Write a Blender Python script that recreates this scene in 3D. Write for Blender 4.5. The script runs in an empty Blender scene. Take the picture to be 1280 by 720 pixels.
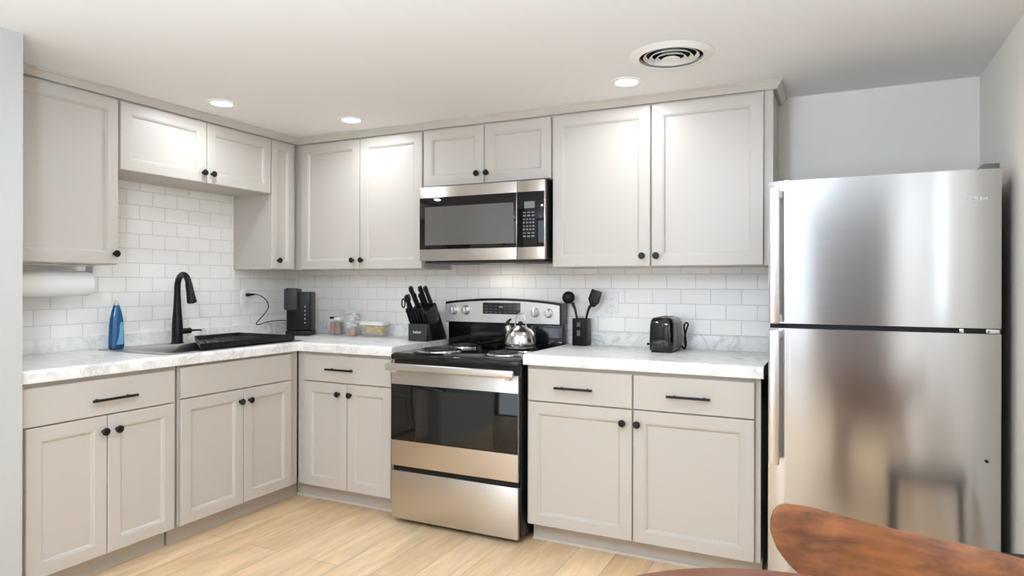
import bpy, bmesh, math, random
from mathutils import Vector, Matrix
random.seed(7)
S = bpy.context.scene
COL = S.collection
PI = math.pi

# ------------------------------------------------------------------ camera
cam_d = bpy.data.cameras.new('camera')
cam = bpy.data.objects.new('camera', cam_d)
COL.objects.link(cam)
cam.location = (3.4283, -3.5498, 1.2670)
cam.rotation_euler = (Matrix.Rotation(0.4512, 4, 'Z') @ Matrix.Rotation(PI/2, 4, 'X') @ Matrix.Rotation(0.0024, 4, 'Z')).to_euler()
cam_d.sensor_fit = 'HORIZONTAL'
cam_d.sensor_width = 36.0
cam_d.lens = 824.6/1280*36.0
cam_d.shift_y = -4.9/1280
cam_d.clip_start = 0.05
S.camera = cam

# ------------------------------------------------------------------ colour management, world
S.view_settings.view_transform = 'Standard'
S.view_settings.look = 'None'
S.view_settings.gamma = 1.0
S.view_settings.use_curve_mapping = False
S.view_settings.exposure = 0.57
S.cycles.max_bounces = 12
S.cycles.diffuse_bounces = 6
S.cycles.glossy_bounces = 5
S.cycles.sample_clamp_indirect = 6.0
S.cycles.caustics_reflective = False
S.cycles.caustics_refractive = False
W = bpy.data.worlds.new('daylight')
S.world = W
W.use_nodes = True
W.node_tree.nodes['Background'].inputs[0].default_value = (0.85, 0.92, 1.0, 1)
W.node_tree.nodes['Background'].inputs[1].default_value = 1.6

CEIL = 2.197            # ceiling height
LAMP_W = 2.0            # power of the recessed lamps over the counters
ROOM_FILL_W = 5.0           # added, unseen recessed lamps that fill the room
DAY_C = (0.81, 1.0, 1.20)
GLOBE = 46.0            # emission of the added fill globe
SIDE_W = 1.3
DAY_W = 5.0            # fill through the added, unseen window behind the camera
LAMP_C = (0.91, 1.0, 1.10)
UPFILL_W = 19.0          # added, unseen uplighters that fill by ceiling bounce
UPFILL_C = (0.78, 1.0, 1.30)

def area(name, loc, rot, sx, sy, power, color, shape='RECTANGLE', spread=PI, parent=None):
    l = bpy.data.lights.new(name, 'AREA')
    l.shape = shape; l.size = sx; l.size_y = sy
    l.energy = power; l.color = color; l.spread = spread
    o = bpy.data.objects.new(name, l); COL.objects.link(o)
    o.location = loc; o.rotation_euler = rot
    if parent: o.parent = parent
    return o
area('added_window_light', (1.37, -6.02, 1.1), (PI/2, 0, 0), 0.98, 1.9, DAY_W, DAY_C)  # fill light in the added rear window
area('added_side_window_light', (4.055, -2.13, 1.55), (PI/2, 0, PI/2), 0.36, 0.90, SIDE_W, DAY_C)  # light of the added side window, makes a streak on the refrigerator
area('sidelight_daylight', (2.50, -6.02, 1.1), (PI/2, 0, 0), 0.12, 1.9, DAY_W*0.035, DAY_C)
area('sidelight_daylight', (2.80, -6.02, 1.1), (PI/2, 0, 0), 0.08, 1.9, DAY_W*0.02, DAY_C)

# ------------------------------------------------------------------ materials
def srgb(r, g, b):
    f = lambda c: (c/255/12.92) if c/255 <= 0.04045 else ((c/255+0.055)/1.055)**2.4
    return (f(r), f(g), f(b), 1)

def new_mat(name):
    m = bpy.data.materials.new(name); m.use_nodes = True
    nt = m.node_tree
    return m, nt, nt.nodes['Principled BSDF']

def nd(nt, t, **kw):
    n = nt.nodes.new(t)
    for k, v in kw.items(): setattr(n, k, v)
    return n

def mat(name, color, rough=0.5, metal=0.0, spec=0.5, vary=0.03, scale=30.0, stretch=(1, 1, 1), bump=0.0, rvar=0.05, **extra):
    """principled surface with a little procedural variation of tone, gloss and relief"""
    m, nt, b = new_mat(name)
    tc = nd(nt, 'ShaderNodeTexCoord'); mp = nd(nt, 'ShaderNodeMapping')
    mp.inputs['Scale'].default_value = stretch
    nz = nd(nt, 'ShaderNodeTexNoise'); nz.inputs['Scale'].default_value = scale; nz.inputs['Detail'].default_value = 4
    nt.links.new(tc.outputs['Object'], mp.inputs['Vector']); nt.links.new(mp.outputs[0], nz.inputs['Vector'])
    mx = nd(nt, 'ShaderNodeMix', data_type='RGBA')
    c = color
    mx.inputs['A'].default_value = tuple(max(0, x*(1-vary)) for x in c[:3])+(1,)
    mx.inputs['B'].default_value = tuple(min(1, x*(1+vary)) for x in c[:3])+(1,)
    nt.links.new(nz.outputs['Fac'], mx.inputs['Factor']); nt.links.new(mx.outputs['Result'], b.inputs['Base Color'])
    mr = nd(nt, 'ShaderNodeMapRange')
    mr.inputs['To Min'].default_value = max(0.0, rough-rvar); mr.inputs['To Max'].default_value = min(1, rough+rvar)
    nt.links.new(nz.outputs['Fac'], mr.inputs['Value']); nt.links.new(mr.outputs[0], b.inputs['Roughness'])
    b.inputs['Metallic'].default_value = metal
    b.inputs['Specular IOR Level'].default_value = spec
    if bump:
        bp = nd(nt, 'ShaderNodeBump'); bp.inputs['Strength'].default_value = bump; bp.inputs['Distance'].default_value = 0.002
        nt.links.new(nz.outputs['Fac'], bp.inputs['Height']); nt.links.new(bp.outputs[0], b.inputs['Normal'])
    for k, v in extra.items(): b.inputs[k.replace('_', ' ')].default_value = v
    return m

def steel_mat(name, color, rough=0.27, aniso=0.75, vertical=False):
    m, nt, b = new_mat(name)
    tc = nd(nt, 'ShaderNodeTexCoord'); mp = nd(nt, 'ShaderNodeMapping')
    mp.inputs['Scale'].default_value = (3, 3, 900) if not vertical else (900, 900, 3)
    nz = nd(nt, 'ShaderNodeTexNoise'); nz.inputs['Scale'].default_value = 1.0; nz.inputs['Detail'].default_value = 2
    nt.links.new(tc.outputs['Object'], mp.inputs['Vector']); nt.links.new(mp.outputs[0], nz.inputs['Vector'])
    mr = nd(nt, 'ShaderNodeMapRange'); mr.inputs['To Min'].default_value = rough-0.05; mr.inputs['To Max'].default_value = rough+0.05
    nt.links.new(nz.outputs['Fac'], mr.inputs['Value']); nt.links.new(mr.outputs[0], b.inputs['Roughness'])
    b.inputs['Base Color'].default_value = color
    b.inputs['Metallic'].default_value = 1.0
    b.inputs['Anisotropic'].default_value = aniso
    b.inputs['Anisotropic Rotation'].default_value = 0.25
    return m

def tile_mat(name, axis, off, z0):
    m, nt, b = new_mat(name)
    tc = nd(nt, 'ShaderNodeTexCoord'); sp = nd(nt, 'ShaderNodeSeparateXYZ'); cb = nd(nt, 'ShaderNodeCombineXYZ')
    nt.links.new(tc.outputs['Object'], sp.inputs[0])
    a = nd(nt, 'ShaderNodeMath', operation='SUBTRACT'); a.inputs[1].default_value = off
    c = nd(nt, 'ShaderNodeMath', operation='SUBTRACT'); c.inputs[1].default_value = z0
    nt.links.new(sp.outputs[axis], a.inputs[0]); nt.links.new(sp.outputs[2], c.inputs[0])
    nt.links.new(a.outputs[0], cb.inputs[0]); nt.links.new(c.outputs[0], cb.inputs[1])
    br = nd(nt, 'ShaderNodeTexBrick'); br.offset = 0.5; br.offset_frequency = 2
    br.inputs['Scale'].default_value = 1.0; br.inputs['Brick Width'].default_value = 0.153
    br.inputs['Row Height'].default_value = 0.0793
    br.inputs['Mortar Size'].default_value = 0.0021; br.inputs['Mortar Smooth'].default_value = 0.15
    br.inputs['Color1'].default_value = srgb(247, 243, 237); br.inputs['Color2'].default_value = srgb(243, 239, 234)
    br.inputs['Mortar'].default_value = srgb(212, 209, 205)
    nt.links.new(cb.outputs[0], br.inputs['Vector'])
    nt.links.new(br.outputs['Color'], b.inputs['Base Color'])
    bp = nd(nt, 'ShaderNodeBump', invert=True); bp.inputs['Strength'].default_value = 0.5; bp.inputs['Distance'].default_value = 0.0015
    nt.links.new(br.outputs['Fac'], bp.inputs['Height']); nt.links.new(bp.outputs[0], b.inputs['Normal'])
    mr = nd(nt, 'ShaderNodeMapRange'); mr.inputs['To Min'].default_value = 0.22; mr.inputs['To Max'].default_value = 0.8
    nt.links.new(br.outputs['Fac'], mr.inputs['Value']); nt.links.new(mr.outputs[0], b.inputs['Roughness'])
    return m

def marble_mat():
    m, nt, b = new_mat('white_marble_laminate')
    tc = nd(nt, 'ShaderNodeTexCoord')
    mp = nd(nt, 'ShaderNodeMapping'); mp.inputs['Rotation'].default_value = (0.4, 0.5, 0.7); mp.inputs['Scale'].default_value = (1, 1.7, 1.2)
    nt.links.new(tc.outputs['Object'], mp.inputs[0])
    n1 = nd(nt, 'ShaderNodeTexNoise'); n1.inputs['Scale'].default_value = 5.0; n1.inputs['Detail'].default_value = 7; n1.inputs['Roughness'].default_value = 0.62; n1.inputs['Distortion'].default_value = 1.4
    nt.links.new(mp.outputs[0], n1.inputs['Vector'])
    r1 = nd(nt, 'ShaderNodeValToRGB')
    e = r1.color_ramp.elements
    e[0].position = 0.44; e[0].color = (0, 0, 0, 1); e[1].position = 0.56; e[1].color = (0, 0, 0, 1)
    k = e.new(0.50); k.color = (1, 1, 1, 1)
    nt.links.new(n1.outputs['Fac'], r1.inputs[0])
    n2 = nd(nt, 'ShaderNodeTexNoise'); n2.inputs['Scale'].default_value = 3.2; n2.inputs['Detail'].default_value = 5
    nt.links.new(tc.outputs['Object'], n2.inputs['Vector'])
    r2 = nd(nt, 'ShaderNodeMapRange'); r2.inputs['From Min'].default_value = 0.42; r2.inputs['From Max'].default_value = 0.7; r2.inputs['To Min'].default_value = 0.12; r2.inputs['To Max'].default_value = 0.95
    nt.links.new(n2.outputs['Fac'], r2.inputs['Value'])
    mu = nd(nt, 'ShaderNodeMath', operation='MULTIPLY'); nt.links.new(r1.outputs[0], mu.inputs[0]); nt.links.new(r2.outputs[0], mu.inputs[1])
    n3 = nd(nt, 'ShaderNodeTexNoise'); n3.inputs['Scale'].default_value = 22; n3.inputs['Detail'].default_value = 6
    nt.links.new(tc.outputs['Object'], n3.inputs['Vector'])
    r3 = nd(nt, 'ShaderNodeMapRange'); r3.inputs['From Min'].default_value = 0.5; r3.inputs['From Max'].default_value = 0.8; r3.inputs['To Min'].default_value = 0; r3.inputs['To Max'].default_value = 0.35
    nt.links.new(n3.outputs['Fac'], r3.inputs['Value'])
    ad = nd(nt, 'ShaderNodeMath', operation='ADD', use_clamp=True); nt.links.new(mu.outputs[0], ad.inputs[0]); nt.links.new(r3.outputs[0], ad.inputs[1])
    mx = nd(nt, 'ShaderNodeMix', data_type='RGBA'); mx.inputs['A'].default_value = srgb(238, 236, 232); mx.inputs['B'].default_value = srgb(186, 184, 182)
    nt.links.new(ad.outputs[0], mx.inputs['Factor']); nt.links.new(mx.outputs['Result'], b.inputs['Base Color'])
    b.inputs['Roughness'].default_value = 0.35
    return m

def floor_mat():
    m, nt, b = new_mat('light_oak_planks')
    tc = nd(nt, 'ShaderNodeTexCoord'); sp = nd(nt, 'ShaderNodeSeparateXYZ'); cb = nd(nt, 'ShaderNodeCombineXYZ')
    nt.links.new(tc.outputs['Object'], sp.inputs[0])
    nt.links.new(sp.outputs[1], cb.inputs[0]); nt.links.new(sp.outputs[0], cb.inputs[1])
    br = nd(nt, 'ShaderNodeTexBrick'); br.offset = 0.37; br.offset_frequency = 2
    br.inputs['Scale'].default_value = 1; br.inputs['Brick Width'].default_value = 1.22; br.inputs['Row Height'].default_value = 0.18
    br.inputs['Mortar Size'].default_value = 0.0012; br.inputs['Mortar Smooth'].default_value = 0.1
    br.inputs['Color1'].default_value = srgb(236, 205, 164); br.inputs['Color2'].default_value = srgb(218, 184, 141); br.inputs['Mortar'].default_value = srgb(170, 138, 102)
    nt.links.new(cb.outputs[0], br.inputs['Vector'])
    mp = nd(nt, 'ShaderNodeMapping'); mp.inputs['Scale'].default_value = (1.1, 9, 1)
    nt.links.new(cb.outputs[0], mp.inputs[0])
    nz = nd(nt, 'ShaderNodeTexNoise'); nz.inputs['Scale'].default_value = 2.2; nz.inputs['Detail'].default_value = 8; nz.inputs['Roughness'].default_value = 0.65; nz.inputs['Distortion'].default_value = 0.6
    nt.links.new(mp.outputs[0], nz.inputs['Vector'])
    rp = nd(nt, 'ShaderNodeMapRange'); rp.inputs['From Min'].default_value = 0.3; rp.inputs['From Max'].default_value = 0.7; rp.inputs['To Min'].default_value = 0.76; rp.inputs['To Max'].default_value = 1.14
    nt.links.new(nz.outputs['Fac'], rp.inputs['Value'])
    mx = nd(nt, 'ShaderNodeMix', data_type='RGBA', blend_type='MULTIPLY'); mx.inputs['Factor'].default_value = 1
    nt.links.new(br.outputs['Color'], mx.inputs['A']); nt.links.new(rp.outputs[0], mx.inputs['B'])
    nt.links.new(mx.outputs['Result'], b.inputs['Base Color'])
    b.inputs['Roughness'].default_value = 0.42
    bp = nd(nt, 'ShaderNodeBump', invert=True); bp.inputs['Strength'].default_value = 0.25; bp.inputs['Distance'].default_value = 0.001
    nt.links.new(br.outputs['Fac'], bp.inputs['Height']); nt.links.new(bp.outputs[0], b.inputs['Normal'])
    return m

def wood_mat(name, c1, c2, scale=(2, 16, 16), rough=0.32):
    m, nt, b = new_mat(name)
    tc = nd(nt, 'ShaderNodeTexCoord'); mp = nd(nt, 'ShaderNodeMapping'); mp.inputs['Scale'].default_value = scale
    nt.links.new(tc.outputs['Object'], mp.inputs[0])
    nz = nd(nt, 'ShaderNodeTexNoise'); nz.inputs['Scale'].default_value = 3; nz.inputs['Detail'].default_value = 9; nz.inputs['Roughness'].default_value = 0.62; nz.inputs['Distortion'].default_value = 0.8
    nt.links.new(mp.outputs[0], nz.inputs['Vector'])
    n2 = nd(nt, 'ShaderNodeTexNoise'); n2.inputs['Scale'].default_value = 16; n2.inputs['Detail'].default_value = 3
    nt.links.new(tc.outputs['Object'], n2.inputs['Vector'])
    mxf = nd(nt, 'ShaderNodeMix', data_type='FLOAT'); mxf.inputs['Factor'].default_value = 0.4
    nt.links.new(nz.outputs['Fac'], mxf.inputs['A']); nt.links.new(n2.outputs['Fac'], mxf.inputs['B'])
    rp = nd(nt, 'ShaderNodeValToRGB'); e = rp.color_ramp.elements
    e[0].position = 0.32; e[0].color = c1; e[1].position = 0.68; e[1].color = c2
    nt.links.new(mxf.outputs['Result'], rp.inputs[0]); nt.links.new(rp.outputs[0], b.inputs['Base Color'])
    b.inputs['Roughness'].default_value = rough
    return m

def glass_mat(name, tint, alpha, rough=0.03):
    m, nt, b = new_mat(name)
    tc = nd(nt, 'ShaderNodeTexCoord'); nz = nd(nt, 'ShaderNodeTexNoise'); nz.inputs['Scale'].default_value = 8
    nt.links.new(tc.outputs['Object'], nz.inputs['Vector'])
    mr = nd(nt, 'ShaderNodeMapRange'); mr.inputs['To Min'].default_value = rough; mr.inputs['To Max'].default_value = rough+0.02
    nt.links.new(nz.outputs['Fac'], mr.inputs['Value']); nt.links.new(mr.outputs[0], b.inputs['Roughness'])
    b.inputs['Base Color'].default_value = tint
    b.inputs['Alpha'].default_value = alpha
    b.inputs['Specular IOR Level'].default_value = 0.6
    return m

def glow_mat(name, color, strength):
    m, nt, b = new_mat(name)
    tc = nd(nt, 'ShaderNodeTexCoord'); nz = nd(nt, 'ShaderNodeTexNoise'); nz.inputs['Scale'].default_value = 4
    nt.links.new(tc.outputs['Object'], nz.inputs['Vector'])
    mr = nd(nt, 'ShaderNodeMapRange'); mr.inputs['To Min'].default_value = strength*0.97; mr.inputs['To Max'].default_value = strength*1.03
    nt.links.new(nz.outputs['Fac'], mr.inputs['Value']); nt.links.new(mr.outputs[0], b.inputs['Emission Strength'])
    b.inputs['Base Color'].default_value = color; b.inputs['Emission Color'].default_value = color
    return m

M = dict(
    wall=mat('white_wall_paint', srgb(240, 235, 227), 0.75, vary=0.012, scale=90, bump=0.05),
    wall_cool=mat('pale_grey_wall_paint', srgb(180, 180, 176), 0.75, vary=0.012, scale=90, bump=0.05),
    rear_dark=mat('darkened_rear_wall', srgb(118, 114, 110), 0.75, vary=0.02, scale=90, bump=0.05),  # unseen rear wall darkened so the refrigerator reflects a dimmer room
    ceiling=mat('white_ceiling_paint', srgb(237, 238, 239), 0.85, vary=0.012, scale=120, bump=0.05),
    cabinet=mat('greige_cabinet_paint', srgb(191, 184, 175), 0.38, vary=0.01, scale=40),
    toe=mat('toe_kick_board', srgb(190, 182, 172), 0.5, vary=0.03),
    shoe=mat('pale_shoe_moulding', srgb(214, 206, 196), 0.5, vary=0.02),
    floor=floor_mat(), marble=marble_mat(),
    tile_l=tile_mat('white_subway_tile_side', 1, -1.258, 0.981), tile_b=tile_mat('white_subway_tile_back', 0, 2.6325, 1.005),
    steel=steel_mat('brushed_steel', (0.57, 0.565, 0.56, 1), 0.17, 0.8),
    steel_warm=steel_mat('brushed_steel_appliance', (0.64, 0.595, 0.55, 1), 0.32, 0.6),
    handle_steel=steel_mat('satin_steel_handle', (0.72, 0.70, 0.68, 1), 0.3, 0.3, True),
    chrome=mat('polished_chrome', (0.75, 0.75, 0.74, 1), 0.12, 1.0, vary=0.01, rvar=0.03),
    kettle=steel_mat('polished_kettle_steel', (0.70, 0.67, 0.64, 1), 0.2, 0.3),
    sink=mat('satin_sink_steel', (0.52, 0.51, 0.50, 1), 0.34, 1.0, vary=0.03, scale=60),
    black=mat('matte_black_metal', srgb(16, 15, 15), 0.4, vary=0.1, spec=0.3),
    black_gloss=mat('glossy_black_enamel', srgb(12, 12, 13), 0.1, vary=0.05, rvar=0.03, spec=0.6),
    black_glass=mat('black_oven_glass', srgb(7, 7, 8), 0.04, vary=0.05, rvar=0.01, spec=0.45),
    black_plastic=mat('black_plastic', srgb(17, 17, 18), 0.36, vary=0.08, spec=0.3),
    charcoal=mat('charcoal_plastic', srgb(54, 53, 54), 0.42, vary=0.06, spec=0.3),
    dark_grey=mat('dark_grey_plastic', srgb(92, 93, 95), 0.3, vary=0.05),
    fridge_body=mat('black_fridge_side', srgb(20, 20, 21), 0.45, vary=0.05, scale=200, bump=0.1),
    screen=mat('grey_oven_screen', srgb(96, 93, 90), 0.1, vary=0.03, spec=0.6, rvar=0.02),
    display=mat('dark_display', srgb(40, 40, 40), 0.15, vary=0.1),
    lcd=mat('grey_lcd', srgb(120, 122, 118), 0.25, vary=0.04),
    keys=mat('grey_key_print', srgb(112, 112, 116), 0.5, vary=0.05),
    white_plastic=mat('white_plastic', srgb(236, 235, 232), 0.35, vary=0.01),
    slot=mat('dark_slot', srgb(50, 48, 46), 0.6),
    paper=mat('white_paper_towel', srgb(238, 236, 232), 0.9, vary=0.02, scale=200, bump=0.3),
    print_white=mat('white_print', srgb(225, 225, 225), 0.5, vary=0.02),
    blue=mat('blue_dish_soap', srgb(14, 88, 136), 0.15, vary=0.12, scale=12, spec=0.6),
    blue_label=mat('pale_blue_label', srgb(120, 178, 216), 0.35, vary=0.25, scale=45),
    cap=mat('cream_bottle_cap', srgb(206, 200, 186), 0.4, vary=0.03),
    pink=mat('pink_sponge', srgb(240, 160, 168), 0.9, vary=0.08, scale=160, bump=0.4),
    glass=glass_mat('clear_jar_glass', (0.9, 0.92, 0.92, 1), 0.10),
    plastic_clear=glass_mat('clear_food_plastic', (0.92, 0.92, 0.9, 1), 0.12, 0.1),
    spice_red=mat('red_spice', srgb(176, 98, 88), 0.8, vary=0.25, scale=120),
    spice_olive=mat('olive_spice', srgb(128, 104, 52), 0.8, vary=0.3, scale=120),
    sugar=mat('brown_sugar_cubes', srgb(190, 132, 96), 0.8, vary=0.3, scale=90),
    pods=mat('white_sweetener_packets', srgb(240, 240, 238), 0.6, vary=0.03),
    packets=mat('yellow_packets', srgb(232, 208, 96), 0.5, vary=0.2, scale=50),
    tan=mat('tan_packets', srgb(200, 178, 150), 0.6, vary=0.15, scale=50),
    walnut=wood_mat('walnut_bent_plywood', srgb(82, 44, 20), srgb(146, 90, 50)),
    walnut_table=wood_mat('walnut_table_top', srgb(92, 46, 24), srgb(122, 66, 36), (14, 2, 14), 0.3),
    lens=glow_mat('lamp_diffuser', (1.0, 0.97, 0.92, 1), 9.0),
    globe=glow_mat('fill_globe_glow', (0.84, 1.0, 1.2, 1), GLOBE),
    trim=mat('white_lamp_trim', srgb(240, 239, 236), 0.5, vary=0.01),
    duct=mat('dark_duct', srgb(28, 27, 26), 0.8, vary=0.1),
    badge=mat('silver_badge', srgb(222, 222, 224), 0.3, 0.6, vary=0.02),
    coil=mat('grey_burner_coil', srgb(60, 58, 56), 0.4, 0.6, vary=0.1),
    cushion=mat('black_leatherette', srgb(18, 17, 17), 0.5, vary=0.1, scale=120, bump=0.3),
    window_frame=mat('white_window_frame', srgb(235, 235, 233), 0.4, vary=0.01),
    pane=glass_mat('window_glass', (0.95, 0.97, 1, 1), 0.05),
)

# ------------------------------------------------------------------ mesh helpers
class MB:
    """collects shapes in world coordinates and links them as ONE mesh object"""
    def __init__(s): s.bm = bmesh.new()
    def _merge(s, b):
        me = bpy.data.meshes.new('tmp'); b.to_mesh(me); b.free(); s.bm.from_mesh(me); bpy.data.meshes.remove(me)
    def box(s, x0, x1, y0, y1, z0, z1, bev=0.0, seg=2):
        b = bmesh.new(); bmesh.ops.create_cube(b, size=1)
        for v in b.verts:
            v.co = ((x0+x1)/2+v.co.x*(x1-x0), (y0+y1)/2+v.co.y*(y1-y0), (z0+z1)/2+v.co.z*(z1-z0))
        bmesh.ops.recalc_face_normals(b, faces=b.faces)
        if bev: bmesh.ops.bevel(b, geom=list(b.edges), offset=bev, segments=seg, affect='EDGES', profile=0.5)
        s._merge(b); return s
    def cyl(s, p0, p1, r0, r1=None, seg=24, bev=0.0):
        p0 = Vector(p0); p1 = Vector(p1); r1 = r0 if r1 is None else r1
        d = p1-p0
        prof = [(0, 0), (r0-bev, 0), (r0, bev), (r1, d.length-bev), (r1-bev, d.length), (0, d.length)] if bev else [(0, 0), (r0, 0), (r1, d.length), (0, d.length)]
        return s.lathe(prof, p0, d.normalized(), seg)
    def lathe(s, prof, base=(0, 0, 0), axis=(0, 0, 1), seg=32):
        q = Vector((0, 0, 1)).rotation_difference(Vector(axis)).to_matrix(); base = Vector(base)
        b = bmesh.new(); rings = []
        for r, h in prof:
            if r <= 1e-6: rings.append([b.verts.new(base+q@Vector((0, 0, h)))])
            else: rings.append([b.verts.new(base+q@Vector((r*math.cos(2*PI*i/seg), r*math.sin(2*PI*i/seg), h))) for i in range(seg)])
        for a, c in zip(rings, rings[1:]):
            for i in range(seg):
                j = (i+1) % seg
                if len(a) == 1 and len(c) == 1: continue
                if len(a) == 1: b.faces.new((a[0], c[i], c[j]))
                elif len(c) == 1: b.faces.new((a[i], a[j], c[0]))
                else: b.faces.new((a[i], a[j], c[j], c[i]))
        bmesh.ops.recalc_face_normals(b, faces=b.faces)
        s._merge(b); return s
    def tube(s, pts, rad, seg=12, closed=False):
        pts = [Vector(p) for p in pts]; n = len(pts)
        rs = rad if isinstance(rad, (list, tuple)) else [rad]*n
        b = bmesh.new(); rings = []; prev = None
        for i, p in enumerate(pts):
            if closed: t = pts[(i+1) % n]-pts[i-1]
            else: t = (pts[min(i+1, n-1)]-pts[max(i-1, 0)])
            t.normalize()
            if prev is None:
                up = Vector((0, 0, 1)) if abs(t.z) < 0.9 else Vector((1, 0, 0))
                u = t.cross(up).normalized()
            else:
                u = (prev-t*prev.dot(t)).normalized()
            prev = u; w = t.cross(u)
            rings.append([b.verts.new(p+(u*math.cos(2*PI*k/seg)+w*math.sin(2*PI*k/seg))*rs[i]) for k in range(seg)])
        m = n if closed else n-1
        for i in range(m):
            a = rings[i]; c = rings[(i+1) % n]
            for k in range(seg):
                l = (k+1) % seg; b.faces.new((a[k], a[l], c[l], c[k]))
        if not closed:
            b.faces.new(rings[0][::-1]); b.faces.new(rings[-1])
        bmesh.ops.recalc_face_normals(b, faces=b.faces)
        s._merge(b); return s
    def prism(s, poly, axis, a, c, bev=0.0, seg=2):
        """extrude a 2-D polygon along an axis: 'x' poly=(y,z), 'y' poly=(x,z), 'z' poly=(x,y)"""
        f = {'x': lambda p, t: (t, p[0], p[1]), 'y': lambda p, t: (p[0], t, p[1]), 'z': lambda p, t: (p[0], p[1], t)}[axis]
        b = bmesh.new()
        v0 = [b.verts.new(f(p, a)) for p in poly]; v1 = [b.verts.new(f(p, c)) for p in poly]
        b.faces.new(v0); b.faces.new(v1[::-1]); n = len(poly)
        for i in range(n): b.faces.new((v0[i], v0[(i+1) % n], v1[(i+1) % n], v1[i]))
        bmesh.ops.recalc_face_normals(b, faces=b.faces)
        if bev: bmesh.ops.bevel(b, geom=list(b.edges), offset=bev, segments=seg, affect='EDGES', profile=0.5)
        s._merge(b); return s
    def loft(s, loops, cap0=True, cap1=True):
        b = bmesh.new(); R = [[b.verts.new(p) for p in L] for L in loops]; n = len(loops[0])
        for a, c in zip(R, R[1:]):
            for i in range(n): b.faces.new((a[i], a[(i+1) % n], c[(i+1) % n], c[i]))
        if cap0: b.faces.new(R[0][::-1])
        if cap1: b.faces.new(R[-1])
        bmesh.ops.recalc_face_normals(b, faces=b.faces)
        s._merge(b); return s
    def ball(s, c, r, seg=16, squash=(1, 1, 1)):
        b = bmesh.new(); bmesh.ops.create_uvsphere(b, u_segments=seg, v_segments=max(6, seg//2), radius=r)
        for v in b.verts: v.co = (c[0]+v.co.x*squash[0], c[1]+v.co.y*squash[1], c[2]+v.co.z*squash[2])
        s._merge(b); return s
    def build(s, name, m, parent=None, angle=35):
        me = bpy.data.meshes.new(name)
        root = parent
        while root is not None and root.parent is not None: root = root.parent
        if root is not None: bmesh.ops.translate(s.bm, verts=s.bm.verts, vec=-Vector(root.location))
        s.bm.to_mesh(me); s.bm.free()
        for p in me.polygons: p.use_smooth = True
        me.set_sharp_from_angle(angle=math.radians(angle))
        o = bpy.data.objects.new(name, me); COL.objects.link(o)
        me.materials.append(M[m] if isinstance(m, str) else m)
        if parent is not None: o.parent = parent
        return o

def tag(o, label, cat, group=None, kind=None):
    o['label'] = label; o['category'] = cat
    if group: o['group'] = group
    if kind: o['kind'] = kind
    return o
def thing(name, loc, label, cat, group=None):
    o = bpy.data.objects.new(name, None); COL.objects.link(o); o.location = loc
    o.empty_display_size = 0.1
    return tag(o, label, cat, group)
def struct(name, mb, m):
    o = mb.build(name, m); o['kind'] = 'structure'; return o
def copy_thing(o, loc, label, group=None):
    """copies a thing with its parts and sub-parts"""
    def rec(src, parent):
        c = src.copy(); COL.objects.link(c)
        if parent is not None: c.parent = parent
        for ch in src.children: rec(ch, c)
        return c
    r = rec(o, None); r.location = loc; r['label'] = label
    if group: r['group'] = group
    return r

# mapping of (u along the run, w out of the wall) to world for both cabinet runs
BACK = lambda u, w, z: (u, -w, z)          # run on the back wall, faces -y
LEFT = lambda u, w, z: (w, u, z)           # run on the left wall, faces +x
def rloop(F, u0, u1, z0, z1, ins, w):
    return [F(u0+ins, w, z0+ins), F(u1-ins, w, z0+ins), F(u1-ins, w, z1-ins), F(u0+ins, w, z1-ins)]
def rbox(mb, F, u0, u1, w0, w1, z0, z1, bev=0.0):
    a = F(u0, w0, z0); b = F(u1, w1, z1)
    return mb.box(min(a[0], b[0]), max(a[0], b[0]), min(a[1], b[1]), max(a[1], b[1]), min(a[2], b[2]), max(a[2], b[2]), bev)

def shaker_door(F, u0, u1, z0, z1, w, parent, name='door', fr=0.057):
    t = 0.019
    L = [rloop(F, u0, u1, z0, z1, i, w+d) for i, d in
         [(0, 0), (0, t-0.003), (0.003, t), (fr-0.004, t), (fr-0.002, t-0.0022), (fr+0.002, t-0.0030), (fr+0.009, t-0.0115), (fr+0.0105, t-0.0115)]]
    return MB().loft(L).build(name, 'cabinet', parent, 20)
def slab(F, u0, u1, z0, z1, w, parent, name='drawer'):
    t = 0.019
    L = [rloop(F, u0, u1, z0, z1, i, w+d) for i, d in [(0, 0), (0, t-0.003), (0.003, t)]]
    return MB().loft(L).build(name, 'cabinet', parent, 20)
def knob(F, u, z, w, parent):
    d = Vector(F(0, 1, 0))-Vector(F(0, 0, 0))
    return MB().lathe([(0, 0), (0.008, 0), (0.0065, 0.006), (0.006, 0.012), (0.012, 0.016), (0.0165, 0.020), (0.0165, 0.025), (0.013, 0.029), (0, 0.030)], F(u, w, z), d, 20).build('knob', 'black', parent)
def pull(F, u0, u1, z, w, parent):
    mb = MB(); mb.tube([F(u0, w+0.03, z), F((u0+u1)/2, w+0.03, z), F(u1, w+0.03, z)], 0.006, 12)
    for u in (u0+0.03, u1-0.03): mb.tube([F(u, w, z), F(u, w+0.03, z)], 0.005, 10)
    return mb.build('handle', 'black', parent)

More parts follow.
